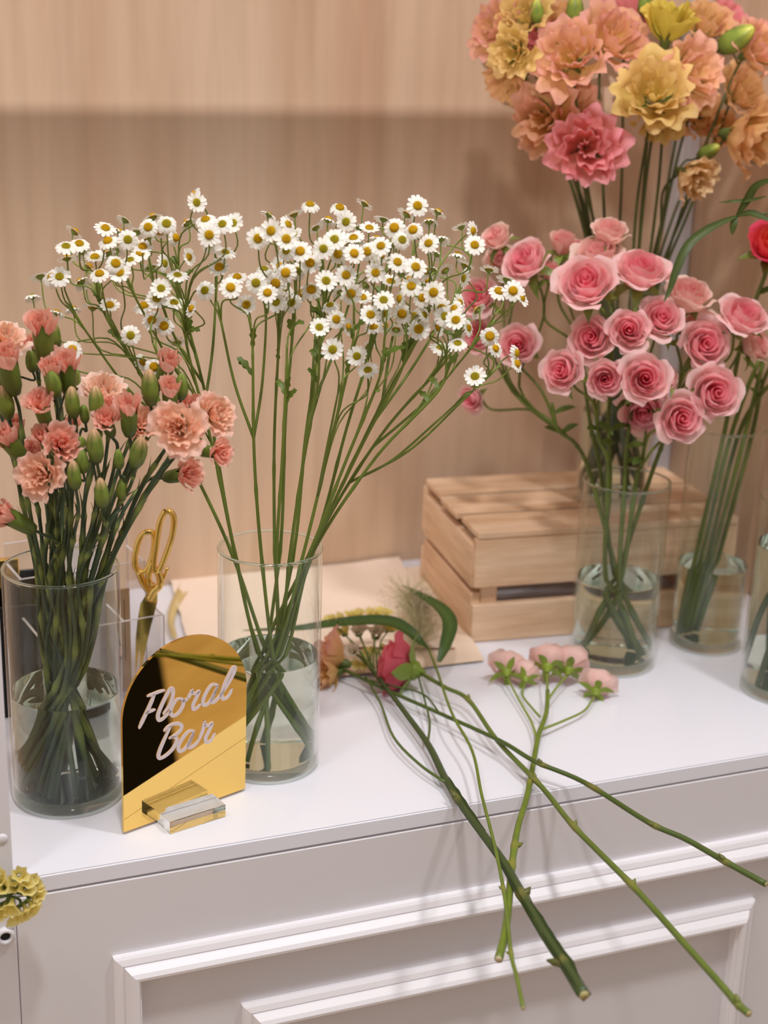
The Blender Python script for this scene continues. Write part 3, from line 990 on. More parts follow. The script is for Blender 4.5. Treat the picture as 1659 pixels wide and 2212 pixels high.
for (cx, cy, w, kind, d, dr, lab) in CARN:
    px, py = c1(cx, cy)
    P = atd(px, py, A, d)
    D = face(dr[0], dr[1])
    dist = (P - CAM).length
    wid = w / 2.9625 * dist / FPX
    stems.append([P, D, wid, kind, lab, []])
KLAB = {465: 'green carnation bud in the centre of the bunch', 615: 'green carnation bud below the pale side view bloom', 960: 'plump green carnation bud behind the lowest daisies', 885: 'green carnation bud with pink tip leaning right below the side view bloom', 610: 'green carnation bud with pink tip low in the centre', 475: 'dark green carnation bud at the lower centre', 650: 'lowest carnation bud with brownish pink tip', 35: 'green carnation bud at the left border', 20: 'green carnation bud at the left border under a peach one', 350: 'green carnation bud right behind the highest one'}
for (cx, cy, w, kind, d, dr) in BUDS:
    if kind == 'K':
        P = atd(*c1(cx, cy), A, d)
        stems.append([P, face(*dr), w / 2.9625 * (P - CAM).length / FPX, 'K', KLAB[cx], []])
        continue
    P = atd(*c1(cx, cy), A, d)
    best = min(stems, key=lambda q: ((q[0] - P).length + (0.03 if q[0].z < P.z else 0) + 0.03 * len(q[5])))
    best[5].append((P, face(*dr), w / 2.9625 * (P - CAM).length / FPX, kind))
for si, (P, D, wid, kind, lab, buds) in enumerate(stems):
    if kind == 'K':
        cs_ = wid / 0.41
    elif kind == 'H':
        cs_ = wid / 0.43                                        # calyx scale
        kit, bdia = rnd.choice(CARN_HALF), wid * 2.15
    elif kind == 'M':
        cs_ = wid * 1.35
        kit, bdia = rnd.choice(CARN_MID), wid * 1.45
    else:
        cs_ = wid * 0.95
        kit, bdia = rnd.choice(CARN_OPEN), wid * 1.12
    base_c = P - D * (cs_ * 0.5 if kind == 'K' else cs_ * 0.85 if kind == 'H' else bdia * 0.42 + cs_ * 0.66)                               # foot of the calyx
    path = stem_path(A, 0.012 + rnd.uniform(0, 0.004), 0.022, base_c, D, RM, HV, 0.36, 0.58, rnd.uniform(-1.0, 1.0), 0.015)
    if abs(path[-1].z - (A.z + HV)) < 0.05:
        path[3] = path[2].lerp(path[4], 0.5)
    pts = keep_in(crom(path, 9), A, RM, HV)
    n = len(pts)
    rad_, col_ = [], []
    nodes = [i for i in range(4, n - 4) if (i + si * 3) % 8 == 0]
    for i in range(n):
        r = 0.0022 - 0.0009 * i / n
        c = G_CARN
        k = min([abs(i - q) for q in nodes] or [9])
        if k == 0:
            r *= 1.6; c = G_NODE
        elif k == 1:
            r *= 1.15; c = mixc(G_CARN, G_NODE, 0.4)
        rad_.append(r); col_.append(c)
    t = thing('carnation', lab, 'flower', pts[0], 'carnations in the left vase')
    mb = MB(); tube(mb, pts, rad_, 7, col_, True, 0, pts[0])
    part('stem', mb.mesh('stem', M['green']), t)
    if kind == 'K':
        part('bud', BUD_K, t, base_c, aim(D, rnd.uniform(0, 6)), cs_)
    else:
        b = part('bloom', kit[0], t, P - D * (bdia * 0.42) if kind != 'H' else base_c + D * cs_ * 0.52, aim(D, rnd.uniform(0, 6)), bdia)
        for m_ in kit[1]:
            part('petal', m_, b)
        part('calyx', CTUBE, t, base_c, aim(D, rnd.uniform(0, 6)), cs_ * (0.9 if kind == 'H' else 1))
    for q in nodes[-4:]:                                        # narrow leaves clasping the joints
        for sd in (-1, 1):
            if rnd.random() < 0.25:
                continue
            tg = (pts[q + 1] - pts[q - 1]).normalized()
            o = (tg.orthogonal().normalized() * sd)
            o = Matrix.Rotation(rnd.uniform(0, 6.28), 3, tg) @ o
            L = rnd.uniform(0.010, 0.028)
            lp = [pts[q] + tg * (L * k / 5) + o * (0.0016 + 0.0045 * (k / 5) ** 2) for k in range(6)]
            mb = MB(); blade(mb, lp, [0.0019, 0.0018, 0.0015, 0.0012, 0.0007, 0.0001], -o, mixc(G_CARN, G_NODE, .25), pts[0], 0.5)
            part('leaf', mb.mesh('leaf', M['leaf']), t)
    for (bp, bd, bw, bk) in buds:
        sc_ = bw / 0.41
        foot = bp - bd * sc_ * 0.5
        cand = [i for i in range(n // 2, n - 2) if pts[i].z < foot.z - 0.03 and pts[i].z > foot.z - 0.10]
        i0 = min(cand or [n - 8], key=lambda i: (pts[i] - foot).length + 0.02 * abs(pts[i].z - foot.z + 0.06))
        bpth = crom([pts[i0], pts[i0].lerp(foot, 0.5) + (pts[i0 + 1] - pts[i0]).normalized() * 0.01, foot - bd * 0.008, foot + bd * 0.001], 5)
        mb = MB(); tube(mb, bpth, 0.00105, 6, G_CARN, True, 0, pts[0])
        part('side_stem', mb.mesh('side_stem', M['green']), t)
        part('bud', BUD_K if bk == 'K' else BUD_G, t, foot, aim(bd, rnd.uniform(0, 6)), sc_ * (1.0 if bk == 'K' else 0.95))

# ------------------------------------------------------------------ chamomile
A = AX['cham']
RM, HV = 0.0452, 0.2165
G_CHAM, G_CHAM2 = s(100, 120, 44), s(130, 146, 64)
def c3(x, y):
    return 60 + x / 2.9625, 400 + y / 2.9625
def c4(x, y):
    return 520 + x / 2.592, 400 + y / 2.592
D3 = '1080,110,r 1062,62,s 1137,220,u 1020,245,b 1245,248,f 1313,243,f 1160,318,f 1170,374,f 1265,428,u 1225,525,f 1340,590,u 1298,655,f 1133,673,f 1400,765,f 1545,188,b 770,268,f 845,290,l 888,245,f 800,205,b 640,348,f 625,225,b 497,275,u 513,358,u 245,390,u 330,375,u 345,425,b 735,395,u 765,345,b 945,335,s 720,440,u 655,478,u 563,500,f 588,558,f 460,568,u 390,525,b 340,620,b 155,590,f 203,585,f 80,585,b 30,710,b 510,440,b 430,460,u 790,525,b 877,500,s 1030,460,s 958,575,u 853,660,f 825,725,f 937,750,u 1050,790,s 742,775,u 795,865,f 872,900,f 658,960,f 955,1010,b 808,1163,f 735,1130,s 285,1052,f 525,770,u 415,785,b 290,790,b 185,815,b 300,300,b 250,470,b 590,300,b 700,300,b 560,420,b'
D4 = '388,108,u 555,125,u 695,105,b 298,165,b 265,220,s 590,205,f 490,195,b 720,240,u 665,240,b 860,238,f 800,190,b 990,115,f 930,165,b 965,250,f 1055,205,b 1105,150,b 97,298,f 170,255,f 205,262,s 255,300,f 305,280,s 255,368,f 333,370,f 463,355,f 545,385,f 525,303,f 632,295,u 635,382,f 785,340,f 745,378,f 710,370,f 795,390,s 905,305,f 1052,325,f 878,430,f 980,458,f 755,490,f 590,503,f 478,535,f 388,435,f 318,480,f 252,490,f 218,455,s 130,468,u 405,400,s 85,547,f 195,550,f 245,580,u 150,603,f 197,655,f 283,658,f 395,585,f 338,605,s 618,608,f 680,630,u 500,670,u 800,642,f 890,635,s 955,565,f 945,530,s 1052,530,s 1080,600,f 1018,632,f 840,540,u 1035,480,s 1100,385,b 1145,480,b 727,725,f 810,720,s 903,720,f 970,735,s 1030,725,s 535,750,f 440,795,f 515,920,f 650,957,f 712,1035,u 715,900,b 997,805,f 870,810,b 745,795,u 805,785,s 600,795,s 1125,690,f 1145,735,f 1205,755,f 1195,690,s 1225,660,s 1100,800,s 1120,910,u 1215,885,u 1205,840,b 1312,1070,f 1545,1000,s 1545,940,s 1445,595,u 1525,592,f 1575,630,s 1490,530,b 1390,475,b 1325,700,b 1310,335,f 1235,235,b 1215,390,b 1255,450,b 1250,520,s 1275,800,s 1395,845,f 1425,915,s 1300,255,s 700,560,b 560,600,b 640,500,b 850,330,b 440,600,b 1000,560,b 900,500,b 660,300,b 420,240,b 1120,300,b 760,300,b 1080,480,b 930,780,b 560,460,b'
heads = []
rg = random.Random(5)
for txt, cv in ((D3, c3), (D4, c4)):
    for it in txt.split():
        a, b, k = it.split(',')
        px, py = cv(float(a), float(b))
        if k == 'f':
            d, dr, dia = rg.uniform(-.085, -.035), (rg.uniform(-.35, .35), rg.uniform(0.25, 0.9)), 48
        elif k == 'u':
            d, dr, dia = rg.uniform(-.06, .03), (rg.uniform(-.6, .6), rg.uniform(1.5, 2.6)), 47
        elif k == 's':
            d, dr, dia = rg.uniform(-.05, .02), (rg.choice((-1, 1)) * rg.uniform(1.0, 2.0), rg.uniform(0.2, 1.2)), 41
        elif k == 'r':
            d, dr, dia = -.04, (0.6, 0.3), 44
        elif k == 'l':
            d, dr, dia = -.05, (0.0, -0.4), 46
        else:
            d, dr, dia = rg.uniform(.02, .085), (rg.uniform(-1, 1), rg.uniform(0.4, 1.6)), 44
        c = -0.7 if k == 'b' else 1.0
        P = atd(px, py, A, d)
        heads.append([P, face(dr[0], dr[1], c), dia * rg.uniform(0.92, 1.04) * (P - CAM).length / FPX * 1.06, px, py])
HUB = {1: (140, 650, .0), 2: (215, 610, .03), 3: (270, 600, -.02), 4: (320, 570, .02), 5: (385, 570, .04), 6: (330, 740, -.05), 7: (400, 690, -.02), 8: (320, 850, -.04),
       9: (470, 650, -.04), 10: (470, 560, .02), 11: (545, 720, -.05), 12: (575, 680, -.03), 13: (605, 640, .03), 14: (640, 590, .05), 15: (620, 745, -.06), 16: (690, 765, -.06),
       17: (700, 640, 0), 18: (765, 700, -.05), 19: (770, 600, .04), 20: (830, 745, -.05), 21: (830, 620, .02), 22: (880, 725, -.04), 23: (890, 560, .05), 24: (925, 640, .0),
       25: (965, 770, -.03), 26: (985, 700, .02), 27: (1010, 600, .06), 28: (1070, 690, .03), 29: (1010, 850, -.02), 30: (730, 850, -.06), 31: (1080, 790, .0), 32: (700, 520, .05), 33: (850, 510, .05)}
MAIN = {2: [1, 8], 5: [3, 4], 7: [6, 10], 11: [9, 12], 13: [], 14: [], 15: [], 16: [], 17: [19, 32], 18: [30], 20: [], 21: [33], 22: [], 25: [], 24: [23, 27], 26: [28, 29, 31]}
CLAB = {2: 'chamomile sprig spreading furthest left over the carnations', 5: 'chamomile sprig at the top of the left half of its bunch', 7: 'chamomile sprig with its lowest daisy touching the carnation buds',
        11: 'chamomile sprig with the big round yellow disc between both halves', 13: 'chamomile sprig rising at the left of the dense right half', 15: 'chamomile sprig with three daisies low at the front left of the dense half',
        14: 'chamomile sprig at the back left of the dense half', 16: 'chamomile sprig low at the front under the dense half', 20: 'chamomile sprig right beside the lowest front daisies', 25: 'chamomile sprig low on the right side of the dense half',
        17: 'chamomile sprig in the centre of the dense half', 18: 'chamomile sprig hanging lowest at the front centre', 21: 'chamomile sprig reaching the top right of centre',
        22: 'chamomile sprig with the broad low daisy right of centre', 24: 'chamomile sprig at the back right of the dense half', 26: 'chamomile sprig arching furthest right towards the spray roses'}
owner = {}
for h in heads:
    def cost(k):
        hx, hy, hd = HUB[k]
        dy = hy - h[4]
        return math.hypot(hx - h[3], dy * 0.55) + (250 if dy < 12 else 0) + 6 * len(owner.get(k, []))
    k = min(HUB, key=cost)
    owner.setdefault(k, []).append(h)
for mk, subs in MAIN.items():
    hp = atd(HUB[mk][0], HUB[mk][1], A, HUB[mk][2])
    path = stem_path(A, 0.013, 0.03, hp, (hp - A).normalized().lerp(UPZ, 0.5).normalized(), RM, HV, 0.36, 0.5, rnd.uniform(-.5, .5))
    path[1] = path[1] + Vector((0, 0, rnd.uniform(-.02, .01)))
    pts = keep_in(crom(path, 9), A, RM, HV)
    n = len(pts)
    t = thing('chamomile_sprig', CLAB[mk], 'flower', pts[0], 'chamomile in the middle vase')
    mb = MB()
    rad_ = [0.0021 - 0.0011 * i / n for i in range(n)]
    for i in range(3, n, 7):
        rad_[i] *= 1.25
    tube(mb, pts, rad_, 7, [mixc(G_CHAM, G_CHAM2, 0.5 * (i / n)) for i in range(n)], True, 0.06, pts[0])
    part('stem', mb.mesh('stem', M['green']), t)
    limbs = [(mk, pts)]
    for sk in subs:
        sp = atd(HUB[sk][0], HUB[sk][1], A, HUB[sk][2])
        off = min(0.16, 0.55 * (sp - hp).length + 0.07)
        i0 = min(range(n // 2, n), key=lambda i: abs(pts[i].z - (sp.z - off - 0.02)))
        tg = (pts[min(i0 + 1, n - 1)] - pts[i0 - 1]).normalized()
        q = crom([pts[i0], pts[i0].lerp(sp, 0.35) + (sp - pts[i0]).length * 0.06 * (sp - hp).normalized(), pts[i0].lerp(sp, 0.75) + (sp - hp).normalized() * 0.004, sp], 6)
        mb = MB(); tube(mb, q, [0.00135 - 0.0005 * i / len(q) for i in range(len(q))], 6, mixc(G_CHAM, G_CHAM2, 0.3), True, 0, pts[0])
        part('branch', mb.mesh('branch', M['green']), t)
        limbs.append((sk, q))
    for k, lp in limbs:
        top_ = lp[-1]
        for (P, D, dia, px, py) in owner.get(k, []):
            foot = P - D * dia * 0.15
            best = None
            for lpx in ((lp, pts) if lp is not pts else (pts,)):
                m = len(lpx)
                for i in range(int(m * 0.5), m):
                    dz = foot.z - lpx[i].z
                    l = (foot - lpx[i]).length
                    cst = l + (0.25 if dz < 0.012 else 0) + max(0, 0.030 - dz) * 3 + abs(dz / max(l, 1e-5) - 0.85) * 0.22 + rnd.uniform(0, .012)
                    if best is None or cst < best[0]:
                        best = (cst, lpx, i)
            _, lpx, i0 = best
            s0 = lpx[i0]
            tg = (lpx[min(i0 + 1, len(lpx) - 1)] - lpx[i0 - 1]).normalized()
            L = (foot - s0).length
            Db = D if (D.z > 0 and D.dot(FH) < 0.2) else (D * 0.35 + UPZ).normalized()
            q = crom([s0, s0 + tg * (L * 0.20) + (foot - s0) * 0.22, foot - Db * min(0.012, L * 0.2) - UPZ * (L * 0.10) - (foot - s0) * 0.08, foot], 5)
            mb = MB(); tube(mb, q, [0.00085 - 0.00025 * i / len(q) for i in range(len(q))], 5, mixc(G_CHAM, G_CHAM2, rnd.uniform(.2, 1)), True, 0, pts[0])
            part('flower_stalk', mb.mesh('flower_stalk', M['green']), t)
            put_daisy(t, P, D, dia)
    for _ in range(3):                                          # small lobed leaves
        i0 = rnd.randint(int(n * 0.72), n - 3)
        o = Vector((rnd.uniform(-1, 1), rnd.uniform(-1, 1), rnd.uniform(0.2, 1))).normalized()
        L = rnd.uniform(0.012, 0.022)
        lp = [pts[i0] + o * (L * k / 6) + UPZ * (0.003 * math.sin(k / 6 * 3)) for k in range(7)]
        mb = MB(); blade(mb, lp, [0.0006, 0.0022, 0.0014, 0.0034, 0.0018, 0.0026, 0.0002], UPZ - FH, G_CHAM, pts[0], 0.2)
        part('leaf', mb.mesh('leaf', M['leaf']), t)

# ------------------------------------------------------------------ pink spray roses in the vase
A = AX['rose']
RM, HV = 0.0448, 0.2115
G_ROSE, G_ROSE2 = s(88, 102, 36), s(120, 130, 56)
def c6(x, y):
    return 980 + x / 2.443, 440 + y / 2.443
R_ = 'rose'; RP = 'pale'; RB = 'bud'
SPRAY = [
 ('spray rose stem reaching furthest left behind the chamomile', (1192, 870, 0.03), [(225, 180, 160, RP, .05, (-.9, 1.4)), (380, 300, 225, R_, .01, (-.9, 1.2)), (130, 490, 190, R_, .07, (-.6, .6)), (340, 745, 190, R_, .02, (-.2, .4)), (135, 700, 175, R_, .08, (-.8, .5)), (95, 1030, 135, R_, .06, (-.8, -.2)), (245, 290, 150, RP, .08, (-.3, 1))]),
 ('spray rose stem with two pale closed buds', (1262, 800, 0.04), [(575, 205, 135, RB, .05, (-.1, 3)), (510, 355, 105, RB, .03, (.1, 3)), (650, 230, 90, RB, .08, (.3, 3))]),
 ('spray rose stem with the three highest open roses', (1320, 740, 0.01), [(825, 145, 185, RP, .03, (.1, 2.4)), (762, 268, 240, RP, .02, (-.2, 2.2)), (700, 420, 275, R_, -.04, (-.35, .9)), (990, 350, 255, R_, -.02, (.1, 2.0))]),
 ('spray rose stem with three roses on the left front', (1290, 890, -0.03), [(730, 712, 215, R_, -.04, (-.45, .5)), (575, 885, 205, R_, -.05, (-.7, .4)), (800, 925, 178, R_, -.06, (-.1, .1))]),
 ('spray rose stem with three roses in the middle front', (1362, 870, -0.03), [(925, 668, 195, R_, -.05, (-.1, .4)), (1095, 603, 205, R_, -.04, (.05, .7)), (1010, 925, 228, R_, -.07, (-.05, .35)), (1130, 930, 120, RP, -.02, (.6, .2))]),
 ('spray rose stem with the three lowest roses', (1395, 945, -0.03), [(1000, 1085, 240, R_, -.03, (-.05, -.3)), (1200, 1132, 225, R_, -.06, (.15, .2)), (1380, 998, 245, R_, -.05, (.2, .3))]),
 ('spray rose stem spreading to the right beside the grey corner post', (1462, 850, 0.01), [(1325, 742, 235, R_, -.02, (.2, .45)), (1300, 640, 190, RP, .02, (.1, 1)), (1240, 482, 240, RP, .0, (.3, 2.2)), (1530, 592, 235, R_, -.01, (.35, 1.6)), (1592, 742, 180, RP, .02, (1.2, .9))]),
]
for lab, hub, hl in SPRAY:
    hp = atd(hub[0], hub[1], A, hub[2])
    path = stem_path(A, 0.014, 0.03, hp, (hp - A).normalized(), RM, HV, 0.42, 0.42, rnd.uniform(-.5, .5))
    pts = keep_in(crom(path, 8), A, RM, HV)
    n = len(pts)
    t = thing('spray_rose', lab, 'flower', pts[0], 'pink spray roses in a vase')
    mb = MB()
    rad_ = [0.0027 - 0.0008 * i / n for i in range(n)]
    for i in range(5, n, 9):
        rad_[i] *= 1.3
    tube(mb, pts, rad_, 8, [mixc(G_ROSE, G_ROSE2, 0.4 * ((i * 7) % 5) / 5) for i in range(n)], True, 0, pts[0])
    part('stem', mb.mesh('stem', M['green']), t)
    for (cx, cy, w, kd, d, dr) in hl:
        P = atd(*c6(cx, cy), A, d)
        D = face(*dr)
        dia = w / 2.443 * (P - CAM).length / FPX
        kit = rnd.choice({'rose': ROSE, 'pale': ROSE_PALE, 'bud': ROSE_BUD}[kd])
        if kd == 'bud':
            dia *= 1.35
        foot = P - D * dia * 0.42
        gap = (foot - pts[-1]).length
        i0 = min(range(int(n * 0.6), n), key=lambda i: abs((foot - pts[i]).length - gap - min(0.04, gap * 0.35)))
        L = (foot - pts[i0]).length
        tg = (pts[min(i0 + 1, n - 1)] - pts[i0 - 1]).normalized()
        Db = (D + UPZ * 0.9).normalized()
        q = crom([pts[i0], pts[i0] + tg * L * 0.3 + (foot - pts[i0]) * 0.15, foot - Db * L * 0.3, foot - D * dia * 0.10, foot + D * 0.001], 5)
        mb = MB(); tube(mb, q, [0.0016 - 0.0003 * i / len(q) for i in range(len(q))], 6, mixc(G_ROSE, G_ROSE2, rnd.random()), True, 0, pts[0])
        part('branch', mb.mesh('branch', M['green']), t)
        put_rose(t, foot, D, dia * 1.14, kit, None, rnd.choice((0, 1)))
    for _ in range(3):
        i0 = rnd.randint(int(n * 0.75), n - 2)
        o = (RH * rnd.uniform(-1, 1) - FH * rnd.uniform(-.3, .6) + UPZ * rnd.uniform(-.3, .5)).normalized()
        L = rnd.uniform(0.015, 0.028)
        lp = [pts[i0] + o * (L * k / 6) - UPZ * (0.006 * (k / 6) ** 2) for k in range(7)]
        mb = MB(); blade(mb, lp, 0.0045, UPZ - FH * 0.6, s(92, 112, 46), pts[0], 0.3)
        part('leaf', mb.mesh('leaf', M['leaf']), t)

# ------------------------------------------------------------------ lisianthus on the crate
A = AX['lisi']
RM, HV = 0.0392, 0.255
G_LIS = s(66, 76, 34)
def c5(x, y):
    return 980 + x / 2.443, y / 2.443
LIS = [
 (215, 150, 250, 'peach', -.03, (-1.3, .5), 'pink and yellow lisianthus furthest left'),
 (360, 80, 215, 'yellow', -.05, (-.5, .9), 'yellow lisianthus at the upper left edge of the bunch'),
 (310, 275, 200, 'yellow', -.07, (-.5, .0), 'pale yellow lisianthus below the upper left yellow one'),
 (290, 430, 235, 'orange', -.02, (-.9, -1.0), 'yellow lisianthus hanging low on the left'),
 (620, 290, 300, 'peach', -.08, (-.3, .45), 'large peach lisianthus in the front centre left'),
 (850, 190, 290, 'peach', -.05, (.3, .8), 'peach lisianthus right above the large front one'),
 (570, 110, 220, 'orange', .03, (-.2, 1.5), 'orange lisianthus shaded at the back left'),
 (455, 195, 180, 'pink', .04, (-.6, .8), 'dusky pink lisianthus between the left blooms'),
 (930, 85, 230, 'pink', .04, (.0, 1.2), 'reddish lisianthus at the top centre behind the peach one'),
 (1135, 105, 265, 'cup', -.05, (.05, 3.0), 'yellow cup shaped lisianthus seen from the side at the top'),
 (1330, 110, 230, 'orange', .02, (.4, 1.2), 'orange lisianthus right of the yellow cup'),
 (1450, 120, 190, 'pink', .05, (.8, .9), 'coral lisianthus at the upper right behind a green bud'),
 (1620, 250, 230, 'peach', -.01, (.9, .6), 'peach lisianthus cut by the right border'),
 (1265, 375, 270, 'peach', -.06, (.6, .3), 'pink and peach lisianthus right of the pale yellow one'),
 (1055, 485, 320, 'yellow', -.09, (-.1, .5), 'broad pale yellow lisianthus in the front centre'),
 (1090, 640, 215, 'yellow', -.05, (.1, -.9), 'pale yellow lisianthus hanging under the broad one'),
 (470, 620, 290, 'peach', -.05, (-.7, .1), 'dusky peach lisianthus at the lower left front'),
 (610, 550, 240, 'peach', -.02, (.1, .5), 'peach lisianthus wedged above the hot pink one'),
 (700, 775, 300, 'pink', -.10, (-.05, .1), 'hot pink lisianthus hanging lowest in the front'),
 (1300, 590, 220, 'orange', .05, (.3, .3), 'deep orange lisianthus in shade at the back right'),
 (1530, 480, 240, 'orange', .02, (.5, .6), 'orange lisianthus between thin stems at the right'),
 (1585, 730, 330, 'orange', -.03, (1.2, -.1), 'largest orange lisianthus at the right border'),
 (1270, 945, 225, 'cream', -.06, (.8, -.4), 'small cream lisianthus hanging at the lower right'),
 (1410, 680, 170, 'orange', .05, (.4, .1), 'small orange lisianthus behind the largest one'),
]
LBUD = [(640, 55, 100, -.03, (-.3, 2.5)), (440, 60, 75, -.06, (-.3, 2)), (1490, 205, 130, -.02, (.8, .7)), (1345, 800, 80, -.04, (.9, .7)), (470, 410, 70, -.04, (-.4, .8)), (1010, 10, 80, 0, (0, 3))]
lst = []
for (cx, cy, w, kd, d, dr, lab) in LIS:
    P = atd(*c5(cx, cy), A, d)
    lst.append([P, face(*dr), w / 2.443 * (P - CAM).length / FPX, kd, lab, []])
for (cx, cy, w, d, dr) in LBUD:
    P = atd(*c5(cx, cy), A, d)
    b = min(lst, key=lambda q: (q[0] - P).length + 0.03 * len(q[5]))
    b[5].append((P, face(*dr), w / 2.443 * (P - CAM).length / FPX))
for (P, D, dia, kd, lab, buds) in lst:
    foot = P - D * dia * 0.34
    path = stem_path(A, 0.014, 0.035, foot, (D + UPZ * 1.1).normalized(), RM, HV, 0.38, 0.5, rnd.uniform(-.8, .8))
    path = path[:-1] + [foot - D * dia * 0.06, foot + D * 0.002]
    pts = keep_in(crom(path, 8), A, RM, HV)
    n = len(pts)
    t = thing('lisianthus', lab, 'flower', pts[0], 'lisianthus in the vase on the crate')
    mb = MB(); tube(mb, pts, [0.0021 - 0.0009 * i / n for i in range(n)], 7, [mixc(G_LIS, s(98, 108, 48), rnd.random() * .4) for i in range(n)], True, 0, pts[0])
    part('stem', mb.mesh('stem', M['green']), t)
    put_lisi(t, foot - D * dia * 0.06, D, dia * 1.3, kd)
    for (bp, bd, bw) in buds:
        i0 = max(n - 14, n // 2)
        sc_ = bw / 0.46
        ft = bp - bd * sc_ * 0.4
        q = crom([pts[i0], pts[i0].lerp(ft, .5) + UPZ * 0.008, ft - bd * 0.008, ft + bd * 0.001], 5)
        mb = MB(); tube(mb, q, 0.0010, 6, G_LIS, True, 0, pts[0])
        part('side_stem', mb.mesh('side_stem', M['green']), t)
        part('bud', BUD_L, t, ft, aim(bd), sc_ * 0.8)

# ------------------------------------------------------------------ coral roses in the tall vase
A = AX['tall']
RM, HV = 0.0390, 0.258
TALL = [((1668, 520), -.02, (-.1, 1.3), 118, 'coral rose with magenta outer petals at the right border'),
        ((1722, 640), .01, (.5, 1.5), 105, 'coral rose just outside the right border, its stem in the tall vase'),
        ((1735, 760), -.03, (.8, 1.0), 100, 'coral rose lowest at the right, its stem leaning in the tall vase'),
        ((1745, 560), .03, (.6, 1.5), 100, 'coral rose at the back right, its stem in the tall vase'),
        ((1705, 700), .05, (.3, 1.8), 95, 'coral rose nearest the right wall, its stem in the tall vase')]
for i, ((px, py), d, dr, w, lab) in enumerate(TALL):
    P = atd(px, py, A, d)
    D = face(*dr)
    dia = w * (P - CAM).length / FPX
    foot = P - D * dia * 0.42
    b0_ = atd(1462 + 11 * i, 1392 + 6 * (i % 3), A, -0.012 + 0.006 * i)
    b0_.z = A.z + 0.014
    r0_ = atd(1562 + 15 * i, 948, A, -0.01 + 0.006 * ((i * 2) % 5))
    wq = b0_.lerp(r0_, 0.5)
    pts = keep_in(crom([b0_, wq, r0_, r0_.lerp(foot, 0.55) - RH * 0.006, foot - (D + UPZ).normalized() * 0.02, foot + D * 0.001], 8), A, RM, HV)
    n = len(pts)
    t = thing('coral_rose', lab, 'flower', pts[0], 'coral roses in the tall vase')
    mb = MB(); tube(mb, pts, [0.0029 - 0.0008 * k / n for k in range(n)], 8, [mixc(G_ROSE, G_ROSE2, rnd.random() * .5) for k in range(n)], True, 0, pts[0])
    part('stem', mb.mesh('stem', M['green']), t)
    put_rose(t, foot, D, dia, ROSE_CORAL[0], None, 1)
    for k in range(2):
        i0 = n // 2 + 4 + 5 * k
        o = (RH * (1 if k else -0.6) + UPZ * 0.5 - FH * rnd.uniform(-.4, .4)).normalized()
        lp = [pts[i0] + o * (0.02 * j / 6) for j in range(7)]
        mb = MB(); blade(mb, lp, 0.0035, UPZ - FH, s(88, 106, 44), pts[0], 0.3)
        part('leaf', mb.mesh('leaf', M['leaf']), t)

# ------------------------------------------------------------------ foliage in the vase at the right border
A = AX['edge']
RM, HV = 0.0455, 0.216
G_FOL = s(70, 86, 30)
EDGE = [('narrow leaved green branch reaching in from the right border', (1700, 520), .03), ('upright leafy stem nearest the border in the right vase', (1712, 760), -.02), ('dark leafy stem at the back of the right border vase', (1740, 700), .02),
        ('leafy stem in the middle of the right border vase', (1735, 820), -.03), ('leafy stem leaning right in the right border vase', (1760, 860), .0), ('short leafy stem at the front of the right border vase', (1720, 900), -.04)]
for i, (lab, (px, py), d) in enumerate(EDGE):
    P = atd(px, py, A, d)
    an = i * 1.05 + 2.2
    b0_ = A + Vector((math.cos(an) * 0.036, math.sin(an) * 0.036, 0.013))
    w_ = A + Vector((math.cos(an + .5) * 0.022, math.sin(an + .5) * 0.022, 0.11))
    r_ = A + Vector((math.cos(an + 2.4) * 0.034, math.sin(an + 2.4) * 0.034, 0.216))
    pts = keep_in(crom([b0_, w_, r_, r_.lerp(P, 0.55) + RH * 0.004, P], 8), A, RM, HV, 0.0034)
    n = len(pts)
    t = thing('leafy_branch', lab, 'foliage', pts[0], 'leafy branches at the right border')
    mb = MB(); tube(mb, pts, [0.0031 - 0.0016 * k / n for k in range(n)], 8, G_FOL, True, 0, pts[0])
    part('stem', mb.mesh('stem', M['green']), t)
    if i == 0:
        nd = atd(1592, 467, A, d + 0.02)
        tw = crom([pts[-5], atd(1690, 478, A, d + .005), atd(1650, 462, A, d + .01), nd], 6)
        mb = MB(); tube(mb, tw, 0.0011, 6, G_FOL, True, 0, pts[0])
        part('twig', mb.mesh('twig', M['green']), t)
        for pl, wd in (([(1592, 467), (1560, 480), (1522, 500), (1485, 532), (1460, 585), (1447, 625), (1434, 652)], 0.0046), ([(1592, 467), (1618, 460), (1645, 468), (1672, 482)], 0.0036), ([(1592, 467), (1584, 486), (1582, 508)], 0.0036), ([(1592, 465), (1612, 435), (1636, 400), (1690, 384)], 0.0042), ([(1655, 424), (1625, 432), (1585, 435), (1552, 438)], 0.0018)):
            lp = crom([atd(x, y, A, d + 0.02 - 0.0003 * abs(x - 1592)) for x, y in pl], 5)
            mb = MB(); blade(mb, lp, wd, -FH + UPZ * 0.5, s(62, 78, 28), pts[0], 0.25, s(78, 94, 40))
            part('leaf', mb.mesh('leaf', M['leaf']), t)
    for k in range(4):
        i0 = n - 2 - 3 * k
        o = (RH * rnd.uniform(0.1, 1) + UPZ * rnd.uniform(.2, 1) + FH * rnd.uniform(-.5, .3)).normalized()
        lp = [pts[i0] + o * (0.03 * j / 6) - UPZ * (0.006 * (j / 6) ** 2) for j in range(7)]
        mb = MB(); blade(mb, lp, 0.005, UPZ - FH, s(80, 100, 36), pts[0], 0.25)
        part('leaf', mb.mesh('leaf', M['leaf']), t)

